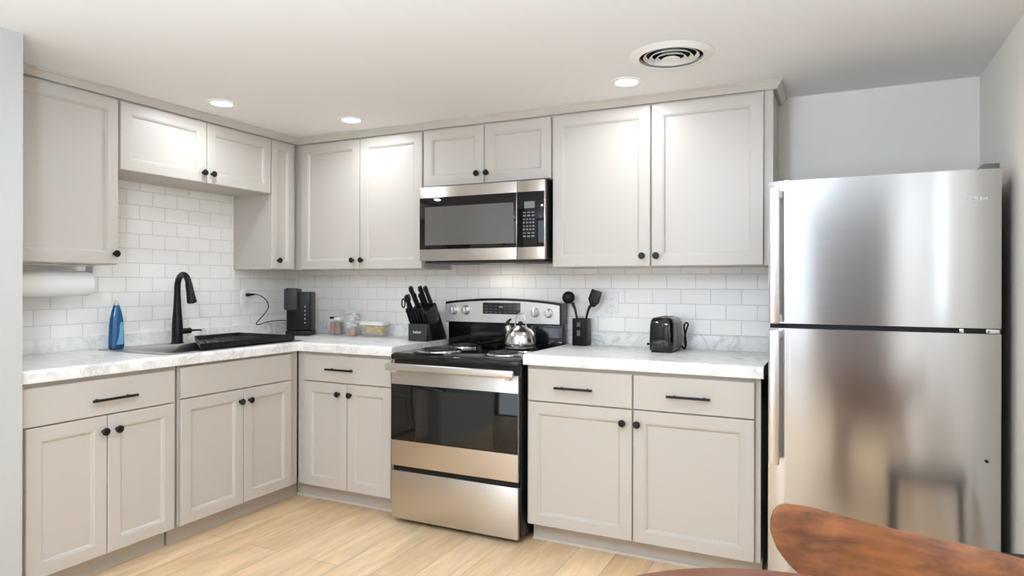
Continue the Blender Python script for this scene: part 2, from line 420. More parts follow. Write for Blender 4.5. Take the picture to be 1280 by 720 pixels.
# ------------------------------------------------------------------ the room
XR, YB, YF, XS = 4.02, 0.0, -6.0, 0.71      # right wall, back wall, rear wall, plane of the left wall in front of the kitchen niche
struct('floor', MB().box(-0.1, XR+0.1, YF-0.1, 0.1, -0.1, 0.0), 'floor')
VX, VY, VR = 2.842, -0.868, 0.130
mb = MB(); hs = 0.16
mb.box(-0.1, XR+0.1, YF-0.1, VY-hs, CEIL, CEIL+0.1).box(-0.1, XR+0.1, VY+hs, 0.1, CEIL, CEIL+0.1)
mb.box(-0.1, VX-hs, VY-hs, VY+hs, CEIL, CEIL+0.1).box(VX+hs, XR+0.1, VY-hs, VY+hs, CEIL, CEIL+0.1)
def sqp(a): 
    c_, s_ = math.cos(a), math.sin(a); m_ = max(abs(c_), abs(s_)); return (VX+hs*c_/m_, VY+hs*s_/m_)
def cip(a): return (VX+VR*math.cos(a), VY+VR*math.sin(a))
AN = [2*PI*k/64 for k in range(64)]
mb.loft([[sqp(a)+(CEIL+0.1,) for a in AN], [sqp(a)+(CEIL,) for a in AN], [cip(a)+(CEIL,) for a in AN], [cip(a)+(CEIL+0.1,) for a in AN]], False, False)
struct('ceiling', mb, 'ceiling')
struct('wall_left', MB().box(-0.1, 0.0, -2.13, 0.1, 0, CEIL), 'wall')
struct('wall_front_left', MB().box(-0.1, XS, YF-0.1, -2.13, 0, CEIL), 'wall_cool')
struct('wall_back', MB().box(0.0, XR+0.1, 0.0, 0.1, 0, CEIL), 'wall')
SY0, SY1, SZ0, SZ1 = -2.36, -1.90, 1.05, 2.04
struct('wall_right', MB().box(XR, XR+0.1, YF-0.1, SY0, 0, CEIL).box(XR, XR+0.1, SY1, 0.0, 0, CEIL).box(XR, XR+0.1, SY0, SY1, 0, SZ0).box(XR, XR+0.1, SY0, SY1, SZ1, CEIL), 'wall')
mb = MB()
for a, c in ((SY0, SY0+0.04), (SY1-0.04, SY1)): mb.box(XR+0.008, XR+0.03, a, c, SZ0, SZ1)
for a, c in ((SZ0, SZ0+0.04), (SZ1-0.04, SZ1)): mb.box(XR+0.008, XR+0.03, SY0+0.04, SY1-0.04, a, c)
struct('added_window_2', mb, 'window_frame')  # unseen window added for fill and for the refrigerator's bright streak
wr = MB()
WX0, WX1, WZ0, WZ1 = 0.85, 2.98, 0.06, 2.08
wr.box(XS, WX0, YF-0.1, YF, 0, CEIL).box(WX1, XR, YF-0.1, YF, 0, CEIL).box(WX0, WX1, YF-0.1, YF, 0, WZ0).box(WX0, WX1, YF-0.1, YF, WZ1, CEIL)
struct('wall_rear', wr, 'rear_dark')
wf = MB()
for a, c in ((WX0, WX0+0.06), (1.86, 2.41), (2.59, 2.72), (2.88, 2.92), (WX1-0.06, WX1)): wf.box(a, c, YF-0.07, YF-0.01, WZ0, WZ1)
for a, c in ((WZ0, WZ0+0.06), (WZ1-0.06, WZ1)): wf.box(WX0+0.06, WX1-0.06, YF-0.068, YF-0.012, a, c)
win = struct('added_window_1', wf, 'window_frame')  # unseen window added for fill; narrow sidelights follow the refrigerator's reflections
# subway tile over the counters
struct('trim_1', MB().box(0.0, 0.008, -2.13, 0.0, 0.90, 1.86), 'tile_l')
struct('trim_2', MB().box(0.008, 3.175, -0.008, 0.0, 0.86, 1.80), 'tile_b')

# ------------------------------------------------------------------ recessed ceiling lights
def downlight(x, y, power, label, group=None, r=0.052):
    t = thing('recessed_ceiling_light', (x, y, CEIL), label, 'ceiling light', group)
    MB().lathe([(r, 0.0), (r+0.022, 0.0), (r+0.020, -0.004), (r+0.002, -0.007), (r-0.001, -0.004), (r, 0.0)], (x, y, CEIL), (0, 0, 1), 36).build('trim_ring', 'trim', t)
    MB().lathe([(0, -0.0035), (r-0.001, -0.0035), (r-0.001, -0.0005), (0, -0.0005)], (x, y, CEIL), (0, 0, 1), 36).build('lens', 'lens', t)
    area('lamp', (0, 0, -0.012), (0, 0, 0), 0.09, 0.09, power, LAMP_C, 'DISK', math.radians(170), t)
    return t
downlight(0.60, -1.146, LAMP_W, 'round recessed ceiling light over the sink, leftmost in the ceiling')
downlight(0.977, -0.585, LAMP_W, 'round recessed ceiling light nearest the inner corner of the upper cabinets')
downlight(2.58, -0.60, LAMP_W, 'round recessed ceiling light beside the round air vent')
for x, y in ((1.9, -2.10), (3.3, -1.78), (2.35, -3.4), (1.5, -4.4)):  # unseen recessed lamps added to brighten the kitchen
    downlight(x, y, ROOM_FILL_W, 'added round recessed fill light in the ceiling, outside the view', 'added fill lights outside the view')

# ------------------------------------------------------------------ unseen uplighters added to bounce fill light off the ceiling
def fill_uplighter(x, y):
    t = thing('added_uplighter', (x, y, 0), 'added white uplighter behind the viewer, for ceiling-bounced fill', 'added lamp', 'added uplighters behind the viewer')
    MB().lathe([(0, 0), (0.13, 0), (0.13, 0.012), (0.03, 0.03), (0, 0.03)], (x, y, 0), (0, 0, 1), 36).build('base', 'trim', t)
    MB().cyl((x, y, 0.0295), (x, y, 1.00), 0.012).build('pole', 'trim', t)
    MB().lathe([(0, 0.9995), (0.03, 0.9995), (0.16, 1.07), (0.155, 1.07), (0.03, 1.006), (0, 1.006)], (x, y, 0), (0, 0, 1), 40).build('bowl_shade', 'trim', t)
    area('lamp', (0, 0, 1.072), (PI, 0, 0), 0.28, 0.28, UPFILL_W, UPFILL_C, 'DISK', PI, t)
for q in ((2.65, -3.6), (2.1, -4.8)): fill_uplighter(*q)

# unseen globe light added to even out the light on the cabinets
t = thing('added_globe_lamp', (2.62, -3.40, CEIL), 'added white globe fill light under the ceiling to the left of the viewer', 'ceiling lamp')
MB().lathe([(0, -0.03), (0.055, -0.03), (0.07, -0.018), (0.07, -0.0005), (0, -0.0005)], t.location, (0, 0, 1), 32).build('ceiling_rose', 'trim', t)
MB().ball((2.62, -3.40, CEIL-0.179), 0.15, 40).build('globe', 'globe', t)

# ------------------------------------------------------------------ base cabinets
DW = 0.611                                  # door back plane (door face 0.63)
def carcass(F, u0, u1, parent, depth=0.61, open_top=False):
    mb = MB()
    if not open_top:
        rbox(mb, F, u0, u1, 0.012, depth, 0.10, 0.876)
    else:
        t = 0.018
        rbox(mb, F, u0, u0+t, 0.012, depth-t, 0.10, 0.876); rbox(mb, F, u1-t, u1, 0.012, depth-t, 0.10, 0.876)
        rbox(mb, F, u0+t, u1-t, 0.012, 0.03, 0.10, 0.876); rbox(mb, F, u0+t, u1-t, 0.03, depth-t, 0.10, 0.118)
        rbox(mb, F, u0, u1, depth-t, depth, 0.10, 0.876)
    return mb.build('body', 'cabinet', parent, 20)
def toekick(F, u0, u1, parent, shoe=True):
    o = MB(); rbox(o, F, u0, u1, 0.30, 0.535, 0.0, 0.0995); o = o.build('toe_kick', 'toe', parent)
    if shoe:
        s = MB(); rbox(s, F, u0, u1, 0.5352, 0.543, 0.0, 0.012); s.build('shoe_moulding', 'shoe', o)
Z0, ZD, ZG, ZT = 0.104, 0.7025, 0.7075, 0.858
# left-run cabinet beside the foreground wall
t = thing('base_cabinet', (0.3, -1.76, 0), 'greige base cabinet with drawer and two doors at the far left, left of the sink', 'cabinet')
carcass(LEFT, -2.125, -1.418, t); toekick(LEFT, -2.125, -1.418, t, False)
d = slab(LEFT, -2.115, -1.433, 0.7035, 0.856, DW, t); pull(LEFT, -1.835, -1.638, 0.772, 0.63, d)
d = shaker_door(LEFT, -2.075, -1.757, Z0, 0.6985, DW, t); knob(LEFT, -1.775, 0.634, 0.63, d)
d = shaker_door(LEFT, -1.753, -1.433, Z0, 0.6985, DW, t); knob(LEFT, -1.715, 0.634, 0.63, d)
# sink base
t = thing('sink_base_cabinet', (0.3, -1.03, 0), 'greige base cabinet under the sink with plain false drawer front', 'cabinet')
carcass(LEFT, -1.406, -0.62, t, open_top=True); toekick(LEFT, -1.406, -0.54, t, False)
slab(LEFT, -1.400, -0.682, 0.7135, 0.863, DW, t, 'drawer_front')
d = shaker_door(LEFT, -1.400, -1.026, Z0, 0.7085, DW, t); knob(LEFT, -1.052, 0.646, 0.63, d)
d = shaker_door(LEFT, -1.022, -0.682, Z0, 0.7085, DW, t); knob(LEFT, -0.991, 0.646, 0.63, d)
# back run, left of the range
t = thing('base_cabinet', (0.96, -0.3, 0), 'narrow greige base cabinet between the inner corner and the range', 'cabinet')
carcass(BACK, 0.613, 1.297, t); toekick(BACK, 0.5352, 1.297, t)
d = slab(BACK, 0.672, 1.288, ZG, ZT, DW, t); pull(BACK, 0.855, 1.049, 0.783, 0.63, d)
d = shaker_door(BACK, 0.672, 0.986, Z0, ZD, DW, t); knob(BACK, 0.933, 0.645, 0.63, d)
d = shaker_door(BACK, 0.990, 1.288, Z0, ZD, DW, t); knob(BACK, 1.016, 0.645, 0.63, d)
# back run, right of the range
t = thing('base_cabinet', (2.63, -0.3, 0), 'wide greige base cabinet with two drawers and two doors beside the refrigerator', 'cabinet')
carcass(BACK, 2.092, 3.163, t); toekick(BACK, 2.092, 3.163, t)
d = slab(BACK, 2.102, 2.617, ZG-.004, ZT, DW, t); pull(BACK, 2.249, 2.437, 0.776, 0.63, d)
d = slab(BACK, 2.623, 3.140, ZG-.004, ZT, DW, t); pull(BACK, 2.777, 2.965, 0.776, 0.63, d)
d = shaker_door(BACK, 2.102, 2.617, Z0, ZD-.004, DW, t); knob(BACK, 2.576, 0.638, 0.63, d)
d = shaker_door(BACK, 2.623, 3.140, Z0, ZD-.004, DW, t); knob(BACK, 2.644, 0.638, 0.63, d)

# ------------------------------------------------------------------ countertops (marble look, rolled front edge, upstand)
CT = 0.928
def lip(F, u0, u1, mb):
    """front strip 0.60-0.65 with rolled upper edge"""
    prof = [(0.62, 0.877), (0.648, 0.877), (0.65, 0.879), (0.65, CT-0.016)]
    for k in range(1, 6):
        a = k/6*PI/2; prof.append((0.634+0.016*math.cos(a), CT-0.016+0.016*math.sin(a)))
    prof += [(0.634, CT), (0.62, CT)]
    mb.loft([[F(u0, p[0], p[1]) for p in prof], [F(u1, p[0], p[1]) for p in prof]])
SK = (0.10, 0.605, -1.455, -0.585)          # sink cut-out
t = thing('countertop', (0.3, -1.0, CT), 'L-shaped white marble countertop around the sink and inner corner', 'countertop')
mb = MB()
mb.box(0.009, SK[0], -2.13, -0.009, 0.877, CT).box(SK[1], 0.62, -2.13, -0.009, 0.877, CT)
mb.box(SK[0], SK[1], -2.13, SK[2], 0.877, CT).box(SK[0], SK[1], SK[3], -0.009, 0.877, CT)
mb.box(0.62, 1.308, -0.62, -0.009, 0.877, CT)
lip(LEFT, -2.13, -0.634, mb); lip(BACK, 0.634, 1.308, mb)
mb.build('slab', 'marble', t, 30)
MB().box(0.0085, 0.027, -2.13, -0.0085, CT, 0.998, 0.003).box(0.027, 1.30, -0.027, -0.0085, CT, 1.003, 0.003).build('upstand', 'marble', t, 30)
t = thing('countertop', (2.63, -0.3, CT), 'straight white marble countertop between the range and the refrigerator', 'countertop')
mb = MB().box(2.083, 3.176, -0.62, -0.009, 0.877, CT); lip(BACK, 2.083, 3.176, mb); mb.build('slab', 'marble', t, 30)
MB().box(2.085, 3.170, -0.027, -0.0085, CT, 1.003, 0.003).build('upstand', 'marble', t, 30)

# ------------------------------------------------------------------ wall cabinets
UB, UT, UW = 1.355, 2.149, 0.316
def wallcab(F, u0, u1, z0, label, name='wall_cabinet', depth=UW, u_lo=None):
    c = F((u0+u1)/2, 0.15, z0); t = thing(name, c, label, 'cabinet')
    mb = MB(); rbox(mb, F, u0, u1, 0.0095, depth, z0, CEIL-0.004); mb.build('body', 'cabinet', t, 20)
    return t
t = wallcab(LEFT, -2.125, -1.513, UB, 'tall single-door greige wall cabinet at the far left above the paper towels')
d = shaker_door(LEFT, -2.03, -1.517, UB+0.003, UT, UW, t); knob(LEFT, -1.537, 1.408, 0.335, d)
t = wallcab(LEFT, -1.509, -0.553, 1.818, 'short two-door greige wall cabinet above the sink')
d = shaker_door(LEFT, -1.506, -1.018, 1.818, UT, UW, t); knob(LEFT, -1.043, 1.872, 0.335, d)
d = shaker_door(LEFT, -1.013, -0.555, 1.818, UT, UW, t); knob(LEFT, -0.986, 1.872, 0.335, d)
t = wallcab(LEFT, -0.551, -0.3375, UB, 'narrow greige wall cabinet with one slim door in the inner corner')
d = shaker_door(LEFT, -0.548, -0.365, UB+0.002, UT, UW, t, fr=0.05); knob(LEFT, -0.500, 1.411, 0.335, d)
t = wallcab(BACK, 0.010, 1.290, UB, 'two-door greige wall cabinet between the inner corner and the microwave')
d = shaker_door(BACK, 0.366, 0.833, UB+0.002, UT, UW, t); knob(BACK, 0.790, 1.411, 0.335, d)
d = shaker_door(BACK, 0.838, 1.288, UB+0.002, UT, UW, t); knob(BACK, 0.858, 1.411, 0.335, d)
t = wallcab(BACK, 1.292, 2.100, 1.824, 'short two-door greige wall cabinet directly above the microwave')
d = shaker_door(BACK, 1.300, 1.694, 1.826, UT, UW, t); knob(BACK, 1.657, 1.880, 0.335, d)
d = shaker_door(BACK, 1.698, 2.095, 1.826, UT, UW, t); knob(BACK, 1.718, 1.880, 0.335, d)
t = wallcab(BACK, 2.102, 3.186, UB, 'large two-door greige wall cabinet above the toaster')
d = shaker_door(BACK, 2.107, 2.624, UB+0.002, UT, UW, t); knob(BACK, 2.587, 1.408, 0.335, d)
d = shaker_door(BACK, 2.632, 3.147, UB+0.002, UT, UW, t); knob(BACK, 2.657, 1.408, 0.335, d)
# crown moulding mitred round the tops of the wall cabinets
PROF = [(0.317, 2.159), (0.333, 2.159), (0.335, 2.163), (0.352, 2.187), (0.357, 2.189), (0.357, CEIL-0.0005), (0.317, CEIL-0.0005)]
def crown_ring(k):
    if k == 0: return [(w, -2.125, z) for w, z in PROF]
    if k == 1: return [(w, -w, z) for w, z in PROF]
    if k == 2: return [(3.187+(w-0.317), -w, z) for w, z in PROF]
    return [(3.187+(w-0.317), -0.0005, z) for w, z in PROF]
o = MB().loft([crown_ring(k) for k in range(4)]).build('crown_moulding', 'cabinet', None, 25)
tag(o, 'slim greige crown moulding running along the tops of all wall cabinets at the ceiling', 'moulding')

# ------------------------------------------------------------------ sink, tap, drying tray, soap, sponge
RZ = 0.934
t = thing('kitchen_sink', (0.35, -1.02, CT), 'drop-in stainless steel sink in the left countertop', 'sink')
def rect(x0, x1, y0, y1, z, r=0.03, n=5):
    out = []
    for cx, cy, a0 in ((x1-r, y1-r, 0), (x0+r, y1-r, PI/2), (x0+r, y0+r, PI), (x1-r, y0+r, 1.5*PI)):
        for k in range(n): a = a0+k/(n-1)*PI/2; out.append((cx+r*math.cos(a), cy+r*math.sin(a), z))
    return out
mb = MB()
mb.loft([rect(0.088, 0.618, -1.472, -0.568, CT+0.0008), rect(0.088, 0.618, -1.472, -0.568, CT+0.003), rect(0.092, 0.614, -1.468, -0.572, RZ-0.001),
         rect(0.105, 0.601, -1.450, -0.590, RZ-0.002), rect(0.175, 0.585, -1.402, -0.610, RZ-0.003, 0.05), rect(0.180, 0.580, -1.397, -0.615, RZ-0.010, 0.05),
         rect(0.195, 0.565, -1.385, -0.63, 0.765, 0.06), rect(0.235, 0.525, -1.345, -0.67, 0.752, 0.05)], cap0=False)
mb.build('bowl', 'sink', t, 40)
MB().lathe([(0.0, 0.0), (0.042, 0.0), (0.044, 0.002), (0.036, 0.004), (0.012, 0.002), (0, 0.003)], (0.38, -1.22, 0.7535), (0, 0, 1), 24).build('drain', 'chrome', t)
# tap
FX, FY = 0.128, -1.04
t = thing('kitchen_tap', (FX, FY, RZ), 'matte black gooseneck kitchen tap behind the sink', 'tap')
MB().lathe([(0, 0), (0.034, 0), (0.034, 0.004), (0.029, 0.008), (0.029, 0.09), (0.027, 0.12), (0.0205, 0.20), (0.0175, 0.27), (0, 0.27)], (FX, FY, RZ-0.002), (0, 0, 1), 28).build('body', 'black', t)
ca, sa = math.cos(math.radians(-14)), math.sin(math.radians(-14))
pts = []; zc = 1.243; R = 0.072
for k in range(5): pts.append((FX, FY, 1.15+k*(zc-1.15)/4))
for k in range(1, 15):
    a = PI-k/14*PI*0.93
    rr = R+R*math.cos(a); pts.append((FX+ca*rr, FY+sa*rr, zc+R*math.sin(a)))
spout = MB().tube(pts, [0.0170]*5+[0.0165]*14, 16).build('spout', 'black', t)
e = Vector(pts[-1]); dd = (Vector(pts[-1])-Vector(pts[-2])).normalized(); dd = (dd+Vector((0.05*ca, 0.05*sa, 0))).normalized()
MB().lathe([(0, -0.005), (0.0185, -0.005), (0.0185, 0.0), (0.0200, 0.04), (0.0255, 0.098), (0.0245, 0.102), (0.0, 0.102)], e, dd, 24).build('spray_head', 'black', t)
lv = MB().cyl((FX, FY+0.024, 0.996), (FX, FY+0.085, 0.998), 0.0165, 0.0165, 20, 0.003)
lv.tube([(FX, FY+0.084, 0.998), (FX, FY+0.12, 0.998), (FX, FY+0.155, 0.996)], [0.0065, 0.0055, 0.005], 10); lv.build('lever', 'black', t)
# black drying tray set over the right half of the sink
t = thing('drying_tray', (0.4, -0.9, RZ), 'black low-rimmed dish drying tray over right half of the sink', 'tray')
out = [(0.617, -1.285), (0.617, -0.645), (0.16, -0.645), (0.16, -0.955)]
def offs(poly, d):
    c = [sum(p[i] for p in poly)/len(poly) for i in (0, 1)]
    return [(p[0]+(c[0]-p[0])*d, p[1]+(c[1]-p[1])*d) for p in poly]
def at(poly, z): return [(x, y, z) for x, y in poly]
zt = RZ+0.034
MB().loft([at(offs(out, 0.05), RZ-0.0005), at(offs(out, 0.01), RZ+0.006), at(out, zt-0.003), at(offs(out, 0.008), zt), at(offs(out, 0.03), zt-0.002), at(offs(out, 0.06), RZ+0.012)]).build('pan', 'black_plastic', t, 30)
mb = MB()
ii = offs(out, 0.14)
for k in range(9):
    f = (k+0.5)/9
    a = Vector(ii[0]).lerp(Vector(ii[1]), f); b2 = Vector(ii[3]).lerp(Vector(ii[2]), f)
    mb.tube([(a.x, a.y, RZ+0.0145), (b2.x, b2.y, RZ+0.0145)], 0.004, 8)
mb.build('drain_ribs', 'black_plastic', t)
o = MB().box(0.098, 0.158, -0.795, -0.675, RZ-0.0015, RZ+0.030, 0.006).build('sponge', 'pink'); tag(o, 'pink sponge on the back rim of the sink', 'sponge')
# soap bottle
SX, SY = 0.140, -1.398
t = thing('dish_soap_bottle', (SX, SY, RZ), 'translucent blue dish soap bottle with cream cap behind the sink', 'bottle')
def oval(rx, ry, z, n=24): return [(SX+1.1*rx*math.cos(2*PI*i/n), SY+1.1*ry*math.sin(2*PI*i/n), z) for i in range(n)]
z0 = RZ-0.0015
MB().loft([oval(.020, .031, z0), oval(.0235, .0355, z0+.006), oval(.0235, .0355, z0+.06), oval(.0225, .033, z0+.12), oval(.0215, .030, z0+.15), oval(.018, .0235, z0+.185), oval(.0135, .0155, z0+.212), oval(.012, .013, z0+.222)]).build('bottle_body', 'blue', t, 60)
MB().lathe([(0, .222), (.0135, .222), (.0135, .234), (.009, .237), (.008, .247), (0, .248)], (SX, SY, z0), (0, 0, 1), 20).build('cap', 'cap', t)
lab = []
for h, w0, w1 in ((.022, -.42, .62), (.05, -.15, .78), (.085, .0, .82), (.115, .05, .8), (.135, .2, .75)):
    ry = .0362 if h < .07 else .0362-(h-.07)*0.05; rx = .0242 if h < .07 else .0242-(h-.07)*0.02
    lab.append([(SX+1.1*rx*math.cos(w0+(w1-w0)*k/6), SY+1.1*ry*math.sin(w0+(w1-w0)*k/6), z0+h) for k in range(7)])
b = MB()
bmx = bmesh.new(); R_ = [[bmx.verts.new(p) for p in row] for row in lab]
for r0, r1 in zip(R_, R_[1:]):
    for k in range(6): bmx.faces.new((r0[k], r0[k+1], r1[k+1], r1[k]))
b._merge(bmx); b.build('label_sticker', 'blue_label', t, 60)

# ------------------------------------------------------------------ paper towels under the far-left wall cabinet
t = thing('paper_towel_holder', (0.17, -1.75, UB), 'white under-cabinet paper towel holder below the far-left wall cabinet', 'towel holder')
PX, PZ = 0.17, 1.268
MB().box(PX-0.03, PX+0.03, -2.03, -1.545, UB-0.0065, UB-0.0005, 0.002).build('mounting_plate', 'white_plastic', t)
for y0, y1 in ((-1.556, -1.546), (-2.029, -2.019)):
    mb = MB().prism([(PX-0.03, UB-0.005), (PX-0.03, PZ+0.03), (PX-0.018, PZ-0.016), (PX+0.018, PZ-0.016), (PX+0.03, PZ+0.03), (PX+0.03, UB-0.005)], 'y', y0, y1, 0.003)
    mb.build('arm', 'white_plastic', t)
o = MB().lathe([(0.019, 0), (0.058, 0.0), (0.060, 0.002), (0.060, 0.448), (0.058, 0.45), (0.019, 0.45)], (PX, -2.0125, PZ-0.004), (0, 1, 0), 40).build('paper_towel_roll', 'paper')
tag(o, 'white paper towel roll hanging below the far-left wall cabinet', 'paper towels')

# ------------------------------------------------------------------ sockets
def outlet(F, u, z, label):
    t = thing('wall_socket', F(u, 0.0085, z), label, 'socket')
    a = MB(); rbox(a, F, u-0.038, u+0.038, 0.0085, 0.014, z-0.06, z+0.06, 0.002); a.build('cover_plate', 'white_plastic', t)
    for dz in (0.02, -0.02):
        r = MB(); rbox(r, F, u-0.0165, u+0.0165, 0.0142, 0.0165, z+dz-0.014, z+dz+0.014, 0.002); r = r.build('receptacle', 'white_plastic', t)
        k = MB(); rbox(k, F, u-0.008, u-0.006, 0.0166, 0.0169, z+dz-0.005, z+dz+0.006); rbox(k, F, u+0.006, u+0.008, 0.0166, 0.0169, z+dz-0.005, z+dz+0.006); k.build('slots', 'slot', r)
    return t
outlet(LEFT, -0.455, 1.168, 'white wall socket on the left wall with a black plug in it')
outlet(BACK, 2.331, 1.165, 'white wall socket behind the kitchen utensils, right of the range')

# ------------------------------------------------------------------ coffee maker in the corner
CA = math.radians(27.5)
t = thing('coffee_maker', (0.295, -0.265, CT), 'slim black single-serve coffee maker in the counter corner', 'coffee maker')
cx0, cy0, cz0 = t.location
def cb_(x0, x1, y0, y1, z0, z1, bev, name, m, par):
    return MB().box(cx0+x0, cx0+x1, cy0+y0, cy0+y1, cz0+z0, cz0+z1, bev, 3).build(name, m, par)
cb_(-.078, .078, -.060, .09, 0.001, .033, .006, 'base', 'black_plastic', t)
b1 = cb_(-.076, .078, -.048, .085, .034, .285, .008, 'tower', 'black_plastic', t)
cb_(-.080, .006, -.090, .02, .168, .306, .009, 'brew_head', 'charcoal', t)
cb_(-.072, -.002, -.072, -.049, .300, .312, .004, 'lid', 'dark_grey', t)
for k in range(5):
    MB().cyl((cx0+.045, cy0-.0482, cz0+.085+k*.026), (cx0+.045, cy0-.0495, cz0+.085+k*.026), .0035, .0035, 12).build('indicator', 'print_white', b1)
t.rotation_euler.z = CA
cord = [(0.032, -0.43, 1.195), (0.05, -0.40, 1.196), (0.062, -0.36, 1.178), (0.066, -0.325, 1.145), (0.063, -0.315, 1.105), (0.056, -0.345, 1.062), (0.05, -0.40, 1.010), (0.055, -0.39, 0.998), (0.07, -0.33, 1.012), (0.10, -0.27, 1.02), (0.16, -0.235, 1.02), (0.235, -0.26, 1.015)]
def spline(pts, n=6):
    P = [Vector(p) for p in pts]; out = []
    for i in range(len(P)-1):
        a = P[max(i-1, 0)]; b = P[i]; c = P[i+1]; d = P[min(i+2, len(P)-1)]
        for k in range(n):
            s = k/n
            out.append(0.5*((2*b)+(-a+c)*s+(2*a-5*b+4*c-d)*s*s+(-a+3*b-3*c+d)*s**3))
    out.append(P[-1]); return out
inv = Matrix.Rotation(-CA, 3, 'Z')
def local(pts):
    o = Vector(t.location); return [o+inv@(Vector(p)-o) for p in pts]
cd = MB().tube(local(spline(cord)), 0.0032, 8).build('power_cord', 'black_plastic', t)
MB().tube(local([(0.0168, -0.455, 1.193), (0.030, -0.448, 1.194), (0.036, -0.436, 1.195), (0.046, -0.415, 1.196)]), [0.011, 0.011, 0.008, 0.005], 10).build('plug', 'black_plastic', cd)

# ------------------------------------------------------------------ jars beside the coffee maker
def jar(name, x, y, r, h, cat, label, lid_m, lid_h, lid_r=None):
    t = thing(name, (x, y, CT), label, cat)
    MB().lathe([(0, 0.0005), (r-0.003, 0.0005), (r, 0.004), (r, h-0.012), (r*0.86, h), (r*0.84, h), (r-0.004, h-0.013), (r-0.004, 0.006), (0, 0.005)], (x, y, CT), (0, 0, 1), 28).build('glass', 'glass', t)
    lr = lid_r or r*0.95
    MB().lathe([(0, h+0.0005), (lr, h+0.0005), (lr, h+lid_h-0.003), (lr-0.003, h+lid_h), (0, h+lid_h)], (x, y, CT), (0, 0, 1), 28).build('lid', lid_m, t)
    return t
def fill(name, x, y, r, h, m, label):
    o = MB().lathe([(0, 0.0062), (r-0.006, 0.0062), (r-0.0055, 0.010), (r-0.0055, h-0.004), (r-0.009, h), (0, h+0.003)], (x, y, CT), (0, 0, 1), 24).build(name, m)
    tag(o, label, 'spice', kind='stuff')
jar('spice_jar', 0.436, -0.105, 0.028, 0.105, 'jar', 'glass jar of reddish spice with dark lid, nearest the coffee maker', 'black_plastic', 0.014)
fill('ground_spice', 0.436, -0.105, 0.028, 0.085, 'spice_red', 'reddish ground spice filling the jar with the dark lid')
jar('spice_jar', 0.493, -0.125, 0.030, 0.100, 'jar', 'glass jar of olive brown spice with white lid', 'white_plastic', 0.018)
fill('dried_herbs', 0.493, -0.125, 0.030, 0.088, 'spice_olive', 'olive brown dried herbs in the jar with the white lid')
# tall canister with clamp lid
t = thing('glass_canister', (0.600, -0.105, CT), 'tall clear glass canister of white packets behind the small jar', 'canister')
r, h, x, y = 0.052, 0.150, 0.600, -0.105
MB().lathe([(0, 0.0005), (r-0.004, 0.0005), (r, 0.006), (r, h-0.02), (r*0.88, h), (r*0.85, h), (r-0.004, h-0.021), (r-0.004, 0.008), (0, 0.007)], (x, y, CT), (0, 0, 1), 32).build('glass', 'glass', t)
MB().lathe([(0, h+0.001), (r*0.95, h+0.001), (r*0.97, h+0.008), (r*0.92, h+0.018), (0.014, h+0.022), (0.012, h+0.030), (0, h+0.031)], (x, y, CT), (0, 0, 1), 32).build('lid', 'glass', t)
MB().tube([(x+r*0.99*math.cos(a*PI/16), y+r*0.99*math.sin(a*PI/16), CT+h-0.012) for a in range(32)], 0.0022, 8, True).build('clamp_wire', 'chrome', t)
for k in range(15):
    a = k*2.4; rr = 0.030 if k % 3 else 0.008
    o = MB().ball((x+rr*math.cos(a), y+rr*math.sin(a), CT+0.022+0.0085*k*0.95), 0.015, 10, (1, 1, 0.62)).build('sweetener_pod', 'pods')
    tag(o, 'small white packet inside the tall clear glass canister', 'packet', 'white packets in the canister')
jar('sugar_jar', 0.648, -0.172, 0.030, 0.062, 'jar', 'small glass jar of orange brown cubes in front of the tall canister', 'glass', 0.006)
fill('brown_sugar', 0.648, -0.172, 0.030, 0.048, 'sugar', 'orange brown cubes in the small jar before the tall canister')
# food container
t = thing('food_container', (0.775, -0.105, CT), 'low clear container of yellow packets with white lid', 'container')
X0, X1, Y0, Y1 = 0.685, 0.862, -0.150, -0.062
def rr_(ins, z, r=0.016): return rect(X0+ins, X1-ins, Y0+ins, Y1-ins, CT+z, r, 4)
MB().loft([rr_(0.008, 0.0006), rr_(0.004, 0.005), rr_(0.0, 0.074), rr_(0.003, 0.074), rr_(0.007, 0.006)]).build('tub', 'plastic_clear', t, 50)
MB().loft([rr_(-0.003, 0.0745, 0.018), rr_(-0.004, 0.080, 0.018), rr_(-0.003, 0.094, 0.018), rr_(0.002, 0.097, 0.016)]).build('lid', 'white_plastic', t, 50)
for k in range(20):
    m_ = 'packets' if k > 3 else 'tan'
    px = X0+0.026+(k % 5)*0.031; pz = CT+0.018+(k//5)*0.014
    o = MB().ball((px, -0.126+0.018*((k*7) % 3)-0.002, pz), 0.0155, 8, (1.05, 0.85, 0.6)).build('snack_packet', m_)
    tag(o, 'small yellow packet inside the low clear container' if k > 3 else 'small tan packet at the bottom of the low clear container', 'packet', 'yellow packets in the container' if k > 3 else 'tan packets in the container')

